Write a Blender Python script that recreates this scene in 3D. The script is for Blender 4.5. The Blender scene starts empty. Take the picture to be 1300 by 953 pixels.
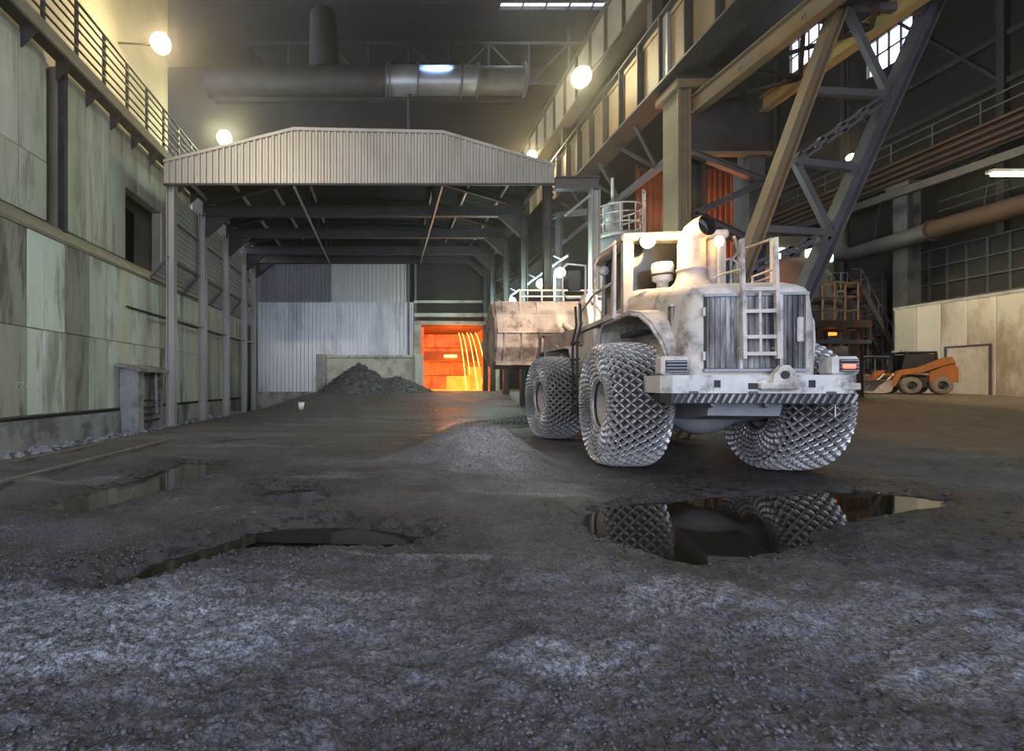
import bpy, math, random
import numpy as np
from mathutils import Vector, Matrix

random.seed(7)
rng = np.random.default_rng(11)
SC = bpy.context.scene
COL = SC.collection
PI = math.pi

# ------------------------------------------------------------------ camera, world, exposure
CAM_H = 1.4
FPX = 620.0
cam_d = bpy.data.cameras.new('camera')
cam_d.sensor_width = 36.0
cam_d.lens = FPX / 1300.0 * 36.0
cam_d.shift_x = (650.0 - 490.0) / 1300.0
cam_d.shift_y = (488.0 - 476.5) / 1300.0
cam_d.clip_start = 0.05
cam_d.clip_end = 400
cam = bpy.data.objects.new('camera', cam_d)
COL.objects.link(cam)
cam.location = (0, 0, CAM_H)
cam.rotation_euler = (PI / 2, 0, 0)
SC.camera = cam

world = bpy.data.worlds.new('daylight')
SC.world = world
world.use_nodes = True
bgn = world.node_tree.nodes['Background']
bgn.inputs[0].default_value = (0.72, 0.80, 1.0, 1)
bgn.inputs[1].default_value = 5.0

SC.view_settings.view_transform = 'Standard'
SC.view_settings.look = 'None'
SC.view_settings.exposure = 0.40
SC.view_settings.gamma = 1.0
SC.view_settings.use_curve_mapping = False
try:
    SC.cycles.use_denoising = True
    SC.cycles.denoiser = 'OPENIMAGEDENOISE'
    SC.cycles.max_bounces = 6
    SC.cycles.diffuse_bounces = 3
    SC.cycles.glossy_bounces = 3
    SC.cycles.transmission_bounces = 3
    SC.cycles.volume_bounces = 0
    SC.cycles.sample_clamp_indirect = 4.0
    SC.cycles.caustics_reflective = False
    SC.cycles.caustics_refractive = False
except Exception:
    pass

# the open end of the hall behind the photographer: daylight comes in here (a portal emits nothing itself)
pl = bpy.data.lights.new('open_end_portal', 'AREA')
pl.shape = 'RECTANGLE'
pl.size = 18.5
pl.size_y = 11.0
pl.cycles.is_portal = True
po = bpy.data.objects.new('open_end_portal', pl)
COL.objects.link(po)
po.location = (-0.15, -8.0, 5.2)
po.rotation_euler = (PI / 2, 0, 0)   # faces +Y (into the hall)

# ------------------------------------------------------------------ helpers
ORG = {}


def px(u, v, Y):
    """A point seen at (u, v) in the photograph when it stands Y metres into the hall."""
    return Vector(((u - 490.0) * Y / FPX, Y, CAM_H + (488.0 - v) * Y / FPX))


def link(o, parent=None):
    COL.objects.link(o)
    if parent is not None:
        o.parent = parent
    return o


def thing(name, label, cat, loc=(0, 0, 0), rotz=0.0, group=None, kind=None):
    o = bpy.data.objects.new(name, None)
    o.empty_display_size = 0.2
    link(o)
    o.location = loc
    o.rotation_euler = (0, 0, rotz)
    if label:
        o['label'] = label
    if cat:
        o['category'] = cat
    if group:
        o['group'] = group
    if kind:
        o['kind'] = kind
    ORG[o.name] = Vector(loc)
    return o


def tag(o, label=None, cat=None, group=None, kind=None):
    if label:
        o['label'] = label
    if cat:
        o['category'] = cat
    if group:
        o['group'] = group
    if kind:
        o['kind'] = kind
    return o


class MB:
    def __init__(s):
        s.v = []
        s.f = []
        s.sm = []

    def add(s, verts, faces, smooth=False, M=None):
        n = len(s.v)
        for p in verts:
            p = Vector(p)
            if M is not None:
                p = M @ p
            s.v.append(p)
        for f in faces:
            s.f.append([i + n for i in f])
            s.sm.append(smooth)
        return s

    def bx(s, x0, x1, y0, y1, z0, z1, M=None):
        vs = [(x0, y0, z0), (x1, y0, z0), (x1, y1, z0), (x0, y1, z0), (x0, y0, z1), (x1, y0, z1), (x1, y1, z1), (x0, y1, z1)]
        fs = [(0, 3, 2, 1), (4, 5, 6, 7), (0, 1, 5, 4), (1, 2, 6, 5), (2, 3, 7, 6), (3, 0, 4, 7)]
        return s.add(vs, fs, False, M)

    def cbx(s, x0, x1, y0, y1, z0, z1, c=0.02, M=None):
        """a box with chamfered edges"""
        xs, ys, zs = (x0, x1), (y0, y1), (z0, z1)
        vs = []
        idx = {}
        for i in (0, 1):
            for j in (0, 1):
                for k in (0, 1):
                    sx, sy, sz = (1, -1)[i], (1, -1)[j], (1, -1)[k]
                    for a in range(3):
                        p = [xs[i] + sx * c, ys[j] + sy * c, zs[k] + sz * c]
                        p[a] = (xs[i], ys[j], zs[k])[a]
                        idx[(i, j, k, a)] = len(vs)
                        vs.append(p)
        fs = []
        I = lambda i, j, k, a: idx[(i, j, k, a)]
        for i in (0, 1):
            fs.append([I(i, 0, 0, 0), I(i, 1, 0, 0), I(i, 1, 1, 0), I(i, 0, 1, 0)])
            fs.append([I(0, i, 0, 1), I(1, i, 0, 1), I(1, i, 1, 1), I(0, i, 1, 1)])
            fs.append([I(0, 0, i, 2), I(1, 0, i, 2), I(1, 1, i, 2), I(0, 1, i, 2)])
        for a in (0, 1):
            for b in (0, 1):
                fs.append([I(a, b, 0, 0), I(a, b, 1, 0), I(a, b, 1, 1), I(a, b, 0, 1)])
                fs.append([I(a, 0, b, 0), I(a, 1, b, 0), I(a, 1, b, 2), I(a, 0, b, 2)])
                fs.append([I(0, a, b, 1), I(1, a, b, 1), I(1, a, b, 2), I(0, a, b, 2)])
        for i in (0, 1):
            for j in (0, 1):
                for k in (0, 1):
                    fs.append([I(i, j, k, 0), I(i, j, k, 1), I(i, j, k, 2)])
        return s.add(vs, fs, False, M)

    def frame_of(s, p, q, up=(0, 0, 1)):
        p, q = Vector(p), Vector(q)
        d = (q - p)
        L = d.length
        d = d / max(L, 1e-9)
        u = Vector(up)
        if abs(d.dot(u)) > 0.98:
            u = Vector((0, 1, 0)) if abs(d.y) < 0.9 else Vector((1, 0, 0))
        r = d.cross(u).normalized()
        u = r.cross(d).normalized()
        M = Matrix(((r.x, d.x, u.x, p.x), (r.y, d.y, u.y, p.y), (r.z, d.z, u.z, p.z), (0, 0, 0, 1)))
        return M, L

    def beam(s, p, q, w, h, up=(0, 0, 1)):
        M, L = s.frame_of(p, q, up)
        return s.bx(-w / 2, w / 2, 0, L, -h / 2, h / 2, M)

    def ibeam(s, p, q, w, h, t=0.03, up=(0, 0, 1)):
        M, L = s.frame_of(p, q, up)
        s.bx(-w / 2, w / 2, 0, L, h / 2 - t, h / 2, M)
        s.bx(-w / 2, w / 2, 0, L, -h / 2, -h / 2 + t, M)
        return s.bx(-t / 2, t / 2, 0, L, -h / 2 + t, h / 2 - t, M)

    def tube(s, pts, r, n=8, caps=True, M=None):
        pts = [Vector(p) for p in pts]
        rs = r if isinstance(r, (list, tuple)) else [r] * len(pts)
        rings = []
        prev_u = None
        for i, p in enumerate(pts):
            if i == 0:
                d = pts[1] - pts[0]
            elif i == len(pts) - 1:
                d = pts[-1] - pts[-2]
            else:
                d = (pts[i + 1] - p).normalized() + (p - pts[i - 1]).normalized()
            d.normalize()
            u = prev_u if prev_u is not None else (Vector((0, 0, 1)) if abs(d.z) < 0.9 else Vector((1, 0, 0)))
            a = d.cross(u).normalized()
            b = a.cross(d).normalized()
            prev_u = b
            rings.append([p + rs[i] * (math.cos(t) * a + math.sin(t) * b) for t in [2 * PI * k / n for k in range(n)]])
        vs = [p for rg in rings for p in rg]
        fs = []
        for i in range(len(rings) - 1):
            for k in range(n):
                k2 = (k + 1) % n
                fs.append((i * n + k, i * n + k2, (i + 1) * n + k2, (i + 1) * n + k))
        s.add(vs, fs, True, M)
        if caps:
            s.add(rings[0], [list(range(n))[::-1]], False, M)
            s.add(rings[-1], [list(range(n))], False, M)
        return s

    def lathe(s, prof, n=24, M=None, smooth=True, a0=0.0, a1=2 * PI):
        """profile of (radius, height) pairs turned about local z"""
        full = abs(a1 - a0 - 2 * PI) < 1e-6
        m = n if full else n + 1
        vs = []
        for (r, z) in prof:
            for k in range(m):
                t = a0 + (a1 - a0) * k / n
                vs.append((r * math.cos(t), r * math.sin(t), z))
        fs = []
        for i in range(len(prof) - 1):
            for k in range(n):
                k2 = (k + 1) % m
                fs.append((i * m + k, i * m + k2, (i + 1) * m + k2, (i + 1) * m + k))
        return s.add(vs, fs, smooth, M)

    def prism(s, poly, axis, a0, a1, M=None):
        """polygon of pairs extruded along axis 'x' (pairs y,z), 'y' (x,z) or 'z' (x,y)"""
        def P(p, a):
            return {'x': (a, p[0], p[1]), 'y': (p[0], a, p[1]), 'z': (p[0], p[1], a)}[axis]
        n = len(poly)
        vs = [P(p, a0) for p in poly] + [P(p, a1) for p in poly]
        fs = [list(range(n))[::-1], list(range(n, 2 * n))]
        for k in range(n):
            k2 = (k + 1) % n
            fs.append((k, k2, n + k2, n + k))
        return s.add(vs, fs, False, M)

    def strip(s, path, thick, axis, a0, a1, M=None, smooth=False):
        """open path of pairs given a thickness, extruded along axis"""
        path = [Vector((p[0], p[1])) for p in path]
        off = []
        for i, p in enumerate(path):
            if i == 0:
                d = path[1] - path[0]
            elif i == len(path) - 1:
                d = path[-1] - path[-2]
            else:
                d = (path[i + 1] - p).normalized() + (p - path[i - 1]).normalized()
            d.normalize()
            off.append(p + thick * Vector((-d.y, d.x)))
        for i in range(len(path) - 1):
            s.prism([path[i], path[i + 1], off[i + 1], off[i]], axis, a0, a1, M)
        return s

    def disc(s, c, r, nrm, n=16, M=None):
        c, nrm = Vector(c), Vector(nrm).normalized()
        u = Vector((0, 0, 1)) if abs(nrm.z) < 0.9 else Vector((1, 0, 0))
        a = nrm.cross(u).normalized()
        b = nrm.cross(a)
        return s.add([c + r * (math.cos(2 * PI * k / n) * a + math.sin(2 * PI * k / n) * b) for k in range(n)], [list(range(n))], False, M)

    def mesh(s, name, mat, org=None):
        me = bpy.data.meshes.new(name)
        vs = s.v if org is None else [p - org for p in s.v]
        me.from_pydata([tuple(p) for p in vs], [], s.f)
        if any(s.sm):
            me.polygons.foreach_set('use_smooth', s.sm)
        me.materials.append(MAT[mat] if isinstance(mat, str) else mat)
        me.update()
        return me

    def build(s, name, mat, parent=None, world=True):
        """one mesh object; with world=True the vertices are world coordinates, made local to the (unrotated) parent"""
        org = None
        if parent is not None and world:
            org = ORG.get(parent.name)
        me = s.mesh(name, mat, org)
        import bmesh
        bm = bmesh.new()
        bm.from_mesh(me)
        bmesh.ops.recalc_face_normals(bm, faces=bm.faces)
        bm.to_mesh(me)
        bm.free()
        o = link(bpy.data.objects.new(name, me), parent)
        if parent is not None and world and org is not None:
            ORG[o.name] = org
        return o


def raw_mesh(name, V, F, mat, smooth=False):
    """fast mesh from numpy arrays (F: n x k)"""
    me = bpy.data.meshes.new(name)
    V = np.ascontiguousarray(V, dtype=np.float32)
    F = np.ascontiguousarray(F, dtype=np.int32)
    k = F.shape[1]
    me.vertices.add(len(V))
    me.vertices.foreach_set('co', V.ravel())
    me.loops.add(F.size)
    me.loops.foreach_set('vertex_index', F.ravel())
    me.polygons.add(len(F))
    me.polygons.foreach_set('loop_start', np.arange(0, F.size, k, dtype=np.int32))
    me.polygons.foreach_set('loop_total', np.full(len(F), k, dtype=np.int32))
    if smooth:
        me.polygons.foreach_set('use_smooth', np.ones(len(F), dtype=bool))
    me.update(calc_edges=True)
    me.materials.append(MAT[mat] if isinstance(mat, str) else mat)
    return me


def copy_tree(o, parent=None):
    c = o.copy()
    COL.objects.link(c)
    c.parent = parent
    if o.name in ORG:
        ORG[c.name] = ORG[o.name]
    for ch in [x for x in o.children]:
        copy_tree(ch, c)
    return c


# ------------------------------------------------------------------ materials
MAT = {}


def mat(name, c1, c2=None, rough=0.6, metal=0.0, scale=2.0, bump=0.0, streak=0.0, rough2=None, rnd=0.0, spec=0.5, c3=None, contrast=0.22, bscale=None):
    m = bpy.data.materials.new(name)
    m.use_nodes = True
    nt = m.node_tree
    N, L = nt.nodes, nt.links
    b = N['Principled BSDF']
    b.inputs['Roughness'].default_value = rough
    b.inputs['Metallic'].default_value = metal
    b.inputs['Specular IOR Level'].default_value = spec
    MAT[name] = m
    c1 = (*c1, 1)
    if c2 is None:
        b.inputs['Base Color'].default_value = c1
        return m
    c2 = (*c2, 1)
    tc = N.new('ShaderNodeTexCoord')
    mp = N.new('ShaderNodeMapping')
    L.new(tc.outputs['Object'], mp.inputs['Vector'])
    if streak:
        mp.inputs['Scale'].default_value = (1, 1, streak)
    if rnd:
        oi0 = N.new('ShaderNodeObjectInfo')
        cx = N.new('ShaderNodeCombineXYZ')
        mu = N.new('ShaderNodeMath')
        mu.operation = 'MULTIPLY'
        mu.inputs[1].default_value = 91.0
        L.new(oi0.outputs['Random'], mu.inputs[0])
        L.new(mu.outputs[0], cx.inputs[0])
        L.new(mu.outputs[0], cx.inputs[1])
        L.new(cx.outputs[0], mp.inputs['Location'])
    nz = N.new('ShaderNodeTexNoise')
    nz.inputs['Scale'].default_value = scale
    nz.inputs['Detail'].default_value = 7
    nz.inputs['Roughness'].default_value = 0.62
    L.new(mp.outputs[0], nz.inputs['Vector'])
    rp = N.new('ShaderNodeValToRGB')
    rp.color_ramp.elements[0].position = 0.5 - contrast
    rp.color_ramp.elements[1].position = 0.5 + contrast
    rp.color_ramp.elements[0].color = c1
    rp.color_ramp.elements[1].color = c2
    L.new(nz.outputs['Fac'], rp.inputs['Fac'])
    out = rp.outputs['Color']
    if c3 is not None:
        n3 = N.new('ShaderNodeTexNoise')
        n3.inputs['Scale'].default_value = scale * 0.7
        n3.inputs['Detail'].default_value = 9
        n3.inputs['Roughness'].default_value = 0.7
        L.new(mp.outputs[0], n3.inputs['Vector'])
        r3 = N.new('ShaderNodeMapRange')
        r3.inputs['From Min'].default_value = 0.50
        r3.inputs['From Max'].default_value = 0.62
        L.new(n3.outputs['Fac'], r3.inputs['Value'])
        mx = N.new('ShaderNodeMix')
        mx.data_type = 'RGBA'
        L.new(r3.outputs[0], mx.inputs['Factor'])
        L.new(out, mx.inputs['A'])
        mx.inputs['B'].default_value = (*c3, 1)
        out = mx.outputs['Result']
    if rnd:
        oi = N.new('ShaderNodeObjectInfo')
        mr = N.new('ShaderNodeMapRange')
        mr.inputs['To Min'].default_value = 1 - rnd
        mr.inputs['To Max'].default_value = 1 + rnd
        L.new(oi.outputs['Random'], mr.inputs['Value'])
        hs = N.new('ShaderNodeHueSaturation')
        L.new(mr.outputs[0], hs.inputs['Value'])
        L.new(out, hs.inputs['Color'])
        out = hs.outputs['Color']
    L.new(out, b.inputs['Base Color'])
    if rough2 is not None:
        rr = N.new('ShaderNodeMapRange')
        rr.inputs['From Min'].default_value = 0.3
        rr.inputs['From Max'].default_value = 0.7
        rr.inputs['To Min'].default_value = rough
        rr.inputs['To Max'].default_value = rough2
        L.new(nz.outputs['Fac'], rr.inputs['Value'])
        L.new(rr.outputs[0], b.inputs['Roughness'])
    if bump:
        nb = N.new('ShaderNodeTexNoise')
        nb.inputs['Scale'].default_value = bscale or scale * 6
        nb.inputs['Detail'].default_value = 5
        L.new(mp.outputs[0], nb.inputs['Vector'])
        bp = N.new('ShaderNodeBump')
        bp.inputs['Strength'].default_value = bump
        bp.inputs['Distance'].default_value = 0.02
        L.new(nb.outputs['Fac'], bp.inputs['Height'])
        L.new(bp.outputs[0], b.inputs['Normal'])
    return m


def emat(name, col, strength, col2=None, scale=2.0, s2=None):
    m = bpy.data.materials.new(name)
    m.use_nodes = True
    nt = m.node_tree
    N, L = nt.nodes, nt.links
    b = N['Principled BSDF']
    b.inputs['Base Color'].default_value = (0.05, 0.04, 0.04, 1)
    b.inputs['Emission Color'].default_value = (*col, 1)
    b.inputs['Emission Strength'].default_value = strength
    if col2 is not None:
        tc = N.new('ShaderNodeTexCoord')
        nz = N.new('ShaderNodeTexNoise')
        nz.inputs['Scale'].default_value = scale
        nz.inputs['Detail'].default_value = 5
        L.new(tc.outputs['Object'], nz.inputs['Vector'])
        rp = N.new('ShaderNodeValToRGB')
        rp.color_ramp.elements[0].position = 0.35
        rp.color_ramp.elements[1].position = 0.65
        rp.color_ramp.elements[0].color = (*col, 1)
        rp.color_ramp.elements[1].color = (*col2, 1)
        L.new(nz.outputs['Fac'], rp.inputs['Fac'])
        L.new(rp.outputs[0], b.inputs['Emission Color'])
    MAT[name] = m
    return m


mat('paint_dusty', (0.44, 0.395, 0.35), (0.66, 0.605, 0.55), 0.75, 0, 1.9, 0.35, c3=(0.20, 0.18, 0.168), bscale=25)
mat('paint_white', (0.47, 0.455, 0.435), (0.66, 0.64, 0.61), 0.7, 0, 2.5, 0.2, c3=(0.16, 0.15, 0.15), bscale=30)
mat('grille_grime', (0.08, 0.08, 0.085), (0.46, 0.45, 0.44), 0.7, 0.1, 5.0, 0.3, streak=0.12, contrast=0.13, c3=(0.06, 0.055, 0.055))
mat('frame_grey', (0.24, 0.25, 0.27), (0.38, 0.38, 0.40), 0.6, 0.1, 3.0, 0.2)
mat('rubber', (0.010, 0.010, 0.010), (0.028, 0.027, 0.025), 0.8, 0, 5, 0.3)
mat('chain_steel', (0.40, 0.39, 0.38), (0.72, 0.70, 0.68), 0.38, 0.75, 9, 0.1, rough2=0.55)
mat('rim_dusty', (0.28, 0.25, 0.23), (0.46, 0.42, 0.38), 0.8, 0, 6, 0.4)
mat('black', (0.012, 0.012, 0.013), (0.03, 0.03, 0.03), 0.6, 0, 4)
mat('hatch', (0.05, 0.05, 0.05), (0.14, 0.135, 0.13), 0.7, 0, 8, 0.2)
mat('glass_dark', (0.012, 0.013, 0.014), None, 0.12, 0, spec=0.35)
mat('bucket_steel', (0.30, 0.235, 0.20), (0.50, 0.42, 0.37), 0.62, 0.25, 1.5, 0.3, c3=(0.15, 0.11, 0.09), bscale=20)
mat('pipe_soot', (0.25, 0.23, 0.22), (0.5, 0.46, 0.43), 0.65, 0.1, 4, 0.2)

mat('panel_green', (0.40, 0.415, 0.325), (0.57, 0.585, 0.48), 0.55, 0.15, 2.4, 0.5, streak=0.16, rnd=0.14, c3=(0.29, 0.295, 0.225), bscale=1.6)
mat('panel_dark', (0.26, 0.25, 0.195), (0.39, 0.38, 0.305), 0.6, 0.15, 2.4, 0.5, streak=0.16, rnd=0.14, c3=(0.13, 0.12, 0.09), bscale=1.6)
mat('panel_pale', (0.55, 0.59, 0.51), (0.70, 0.73, 0.65), 0.5, 0.15, 2.4, 0.5, streak=0.16, rnd=0.1, c3=(0.30, 0.31, 0.24), bscale=1.6)
mat('concrete', (0.20, 0.20, 0.19), (0.36, 0.36, 0.34), 0.85, 0, 1.5, 0.5, c3=(0.13, 0.13, 0.125))
mat('coping', (0.16, 0.14, 0.105), (0.25, 0.22, 0.165), 0.8, 0, 1.5, 0.3)
mat('wall_ochre', (0.25, 0.22, 0.155), (0.35, 0.315, 0.23), 0.8, 0, 0.5, 0.2)
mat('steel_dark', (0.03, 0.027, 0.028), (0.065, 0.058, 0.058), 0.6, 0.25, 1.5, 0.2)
mat('steel_grey', (0.085, 0.081, 0.086), (0.15, 0.145, 0.15), 0.55, 0.3, 1.5, 0.15)
mat('steel_brown', (0.13, 0.10, 0.066), (0.21, 0.165, 0.11), 0.65, 0.15, 1.2, 0.2)
mat('steel_tan', (0.17, 0.112, 0.058), (0.27, 0.185, 0.10), 0.65, 0.15, 1.2, 0.2, c3=(0.2, 0.155, 0.1))
mat('steel_ochre', (0.40, 0.28, 0.10), (0.52, 0.38, 0.16), 0.65, 0.1, 1.2, 0.2)
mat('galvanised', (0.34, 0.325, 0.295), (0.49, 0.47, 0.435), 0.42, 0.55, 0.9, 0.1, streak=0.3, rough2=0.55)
mat('sheet_bright', (0.40, 0.40, 0.405), (0.58, 0.58, 0.585), 0.38, 0.6, 0.9, 0.1, streak=0.25, rough2=0.5, c3=(0.33, 0.33, 0.33))
mat('sheet_dull', (0.15, 0.145, 0.15), (0.24, 0.23, 0.235), 0.6, 0.3, 0.9, 0.1, streak=0.25)
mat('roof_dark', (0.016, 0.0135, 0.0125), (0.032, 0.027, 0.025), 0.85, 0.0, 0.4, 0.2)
mat('wall_murk', (0.028, 0.023, 0.02), (0.055, 0.046, 0.039), 0.85, 0, 0.25, 0.2)
mat('wall_brown', (0.009, 0.007, 0.0065), (0.018, 0.0145, 0.0125), 0.8, 0, 0.3, 0.2)
mat('rust_red', (0.20, 0.055, 0.03), (0.32, 0.10, 0.05), 0.8, 0, 1.0, 0.3, streak=0.3)
mat('rust_pipe', (0.055, 0.027, 0.018), (0.10, 0.052, 0.034), 0.7, 0.1, 0.8, 0.2)
mat('cast_vessel', (0.13, 0.11, 0.09), (0.21, 0.18, 0.15), 0.8, 0, 1.0, 0.4)
mat('barrier_cream', (0.40, 0.37, 0.30), (0.56, 0.53, 0.44), 0.8, 0, 1.2, 0.3, c3=(0.25, 0.23, 0.19))
mat('tan_panel', (0.60, 0.52, 0.40), (0.80, 0.72, 0.58), 0.5, 0.1, 0.5, 0.15, streak=0.4, rnd=0.12, c3=(0.40, 0.31, 0.21), bscale=1)
mat('duct_steel_lit', (0.26, 0.27, 0.30), (0.40, 0.42, 0.46), 0.40, 0.6, 0.8, 0.1)
mat('slag_rock', (0.05, 0.05, 0.054), (0.13, 0.128, 0.132), 0.75, 0, 3, 0.5)
mat('rubble_blue', (0.17, 0.175, 0.20), (0.32, 0.325, 0.36), 0.8, 0, 4, 0.4)
mat('stone_mix', (0.016, 0.016, 0.019), (0.12, 0.122, 0.137), 0.62, 0, 2.2, 0.3)
mat('rail_steel', (0.22, 0.21, 0.19), (0.42, 0.40, 0.36), 0.35, 0.8, 5, 0.1)
mat('orange_paint', (0.30, 0.085, 0.015), (0.42, 0.135, 0.027), 0.6, 0, 3, 0.2, c3=(0.24, 0.11, 0.05))
mat('dirty_tyre', (0.14, 0.11, 0.08), (0.26, 0.21, 0.16), 0.9, 0, 6, 0.3)
mat('bare_steel', (0.40, 0.38, 0.36), (0.58, 0.56, 0.53), 0.4, 0.6, 5, 0.1)
mat('white_plastic', (0.8, 0.8, 0.8), (0.7, 0.7, 0.7), 0.4)
mat('lamp_housing', (0.05, 0.05, 0.05), (0.1, 0.1, 0.1), 0.5, 0.4, 4)
mat('firebrick', (0.16, 0.06, 0.03), (0.30, 0.12, 0.06), 0.9, 0, 2.0, 0.4)
emat('glow_wall', (0.55, 0.04, 0.002), 1.0, (1.0, 0.15, 0.008), 1.2)
emat('glow_hot', (1.0, 0.17, 0.008), 1.8, (1.0, 0.36, 0.03), 1.0)
emat('glow_stream', (1.0, 0.50, 0.09), 5.0)
emat('glow_ember', (1.0, 0.24, 0.02), 2.0)
emat('lamp_sodium', (1.0, 0.86, 0.45), 55.0)
emat('lamp_mercury', (0.92, 1.0, 0.70), 55.0)
emat('lamp_cyan', (0.62, 1.0, 0.92), 60.0)
emat('lamp_warm', (1.0, 0.70, 0.34), 130.0)
emat('lamp_amber', (1.0, 0.5, 0.13), 35.0)
emat('lamp_red', (1.0, 0.07, 0.04), 5.0)
emat('lamp_tube', (0.75, 1.0, 0.62), 12.0)


# window panes: clear glass that passes the daylight
def glassmat():
    m = bpy.data.materials.new('pane_glass')
    m.use_nodes = True
    N, L = m.node_tree.nodes, m.node_tree.links
    N.remove(N['Principled BSDF'])
    t = N.new('ShaderNodeBsdfTransparent')
    t.inputs[0].default_value = (0.93, 0.95, 0.95, 1)
    g = N.new('ShaderNodeBsdfGlossy')
    g.inputs['Roughness'].default_value = 0.05
    mx = N.new('ShaderNodeMixShader')
    mx.inputs[0].default_value = 0.06
    L.new(t.outputs[0], mx.inputs[1])
    L.new(g.outputs[0], mx.inputs[2])
    L.new(mx.outputs[0], N['Material Output'].inputs['Surface'])
    MAT['pane_glass'] = m


glassmat()


def water_mat():
    m = bpy.data.materials.new('muddy_water')
    m.use_nodes = True
    N, L = m.node_tree.nodes, m.node_tree.links
    b = N['Principled BSDF']
    b.inputs['Base Color'].default_value = (0.020, 0.016, 0.011, 1)
    b.inputs['Roughness'].default_value = 0.035
    b.inputs['IOR'].default_value = 1.36
    tc = N.new('ShaderNodeTexCoord')
    nz = N.new('ShaderNodeTexNoise')
    nz.inputs['Scale'].default_value = 5
    L.new(tc.outputs['Object'], nz.inputs['Vector'])
    bp = N.new('ShaderNodeBump')
    bp.inputs['Strength'].default_value = 0.03
    bp.inputs['Distance'].default_value = 0.01
    L.new(nz.outputs['Fac'], bp.inputs['Height'])
    L.new(bp.outputs[0], b.inputs['Normal'])
    MAT['water'] = m


water_mat()


def ground_mat():
    m = bpy.data.materials.new('ground_dirt')
    m.use_nodes = True
    N, L = m.node_tree.nodes, m.node_tree.links
    b = N['Principled BSDF']
    at = N.new('ShaderNodeAttribute')
    at.attribute_name = 'soil'
    sp = N.new('ShaderNodeSeparateColor')
    L.new(at.outputs['Color'], sp.inputs[0])
    tc = N.new('ShaderNodeTexCoord')

    def noise(scale, detail=8, rough=0.65):
        n = N.new('ShaderNodeTexNoise')
        n.inputs['Scale'].default_value = scale
        n.inputs['Detail'].default_value = detail
        n.inputs['Roughness'].default_value = rough
        L.new(tc.outputs['Object'], n.inputs['Vector'])
        return n.outputs['Fac']

    def ramp(fac, p0, c0, p1, c1):
        r = N.new('ShaderNodeValToRGB')
        r.color_ramp.elements[0].position = p0
        r.color_ramp.elements[1].position = p1
        r.color_ramp.elements[0].color = (*c0, 1)
        r.color_ramp.elements[1].color = (*c1, 1)
        L.new(fac, r.inputs['Fac'])
        return r.outputs['Color']

    def mix(fac, a, c):
        x = N.new('ShaderNodeMix')
        x.data_type = 'RGBA'
        L.new(fac, x.inputs['Factor'])
        for key, val in (('A', a), ('B', c)):
            if isinstance(val, tuple):
                x.inputs[key].default_value = (*val, 1)
            else:
                L.new(val, x.inputs[key])
        return x.outputs['Result']
    n1, n2 = noise(1.1), noise(22, 6)
    nf = ramp(noise(38, 6, 0.75), 0.40, (0, 0, 0), 0.60, (1, 1, 1))
    base = mix(nf, ramp(n1, 0.34, (0.026, 0.025, 0.028), 0.68, (0.070, 0.067, 0.072)), ramp(n1, 0.34, (0.088, 0.086, 0.098), 0.68, (0.205, 0.205, 0.228)))
    dry = ramp(noise(2.0), 0.3, (0.13, 0.092, 0.065), 0.7, (0.23, 0.167, 0.12))
    dust = mix(nf, (0.07, 0.072, 0.082), ramp(noise(6.0), 0.3, (0.27, 0.285, 0.33), 0.7, (0.54, 0.565, 0.64)))
    c = mix(sp.outputs['Green'], base, dry)
    c = mix(sp.outputs['Blue'], c, dust)
    film = ramp(noise(9, 6, 0.7), 0.45, (1, 1, 1), 0.53, (0.12, 0.12, 0.12))
    wm = N.new('ShaderNodeMath')
    wm.operation = 'MULTIPLY'
    L.new(sp.outputs['Red'], wm.inputs[0])
    L.new(film, wm.inputs[1])
    half = N.new('ShaderNodeMath')
    half.operation = 'MULTIPLY_ADD'
    half.inputs[1].default_value = 0.55
    L.new(sp.outputs['Red'], half.inputs[0])
    hm = N.new('ShaderNodeMath')
    hm.operation = 'MULTIPLY'
    hm.inputs[1].default_value = 0.45
    L.new(wm.outputs[0], hm.inputs[0])
    L.new(hm.outputs[0], half.inputs[2])
    c = mix(half.outputs[0], c, (0.014, 0.0125, 0.012))
    L.new(c, b.inputs['Base Color'])
    rr = N.new('ShaderNodeMapRange')
    rr.inputs['To Min'].default_value = 0.62
    rr.inputs['To Max'].default_value = 0.10
    L.new(wm.outputs[0], rr.inputs['Value'])
    L.new(rr.outputs[0], b.inputs['Roughness'])
    bp = N.new('ShaderNodeBump')
    bp.inputs['Strength'].default_value = 1.0
    bp.inputs['Distance'].default_value = 0.05
    ad = N.new('ShaderNodeMath')
    ad.operation = 'ADD'
    L.new(noise(14, 8, 0.7), ad.inputs[0])
    mm = N.new('ShaderNodeMath')
    mm.operation = 'MULTIPLY'
    mm.inputs[1].default_value = 0.5
    L.new(noise(60, 3, 0.6), mm.inputs[0])
    L.new(mm.outputs[0], ad.inputs[1])
    m4 = N.new('ShaderNodeMath')
    m4.operation = 'MULTIPLY'
    m4.inputs[1].default_value = 2.2
    L.new(noise(4.5, 4, 0.55), m4.inputs[0])
    a2 = N.new('ShaderNodeMath')
    a2.operation = 'ADD'
    L.new(ad.outputs[0], a2.inputs[0])
    L.new(m4.outputs[0], a2.inputs[1])
    L.new(a2.outputs[0], bp.inputs['Height'])
    L.new(bp.outputs[0], b.inputs['Normal'])
    MAT['ground'] = m


ground_mat()

# ------------------------------------------------------------------ ground
TAB = rng.random((256, 256))


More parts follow.
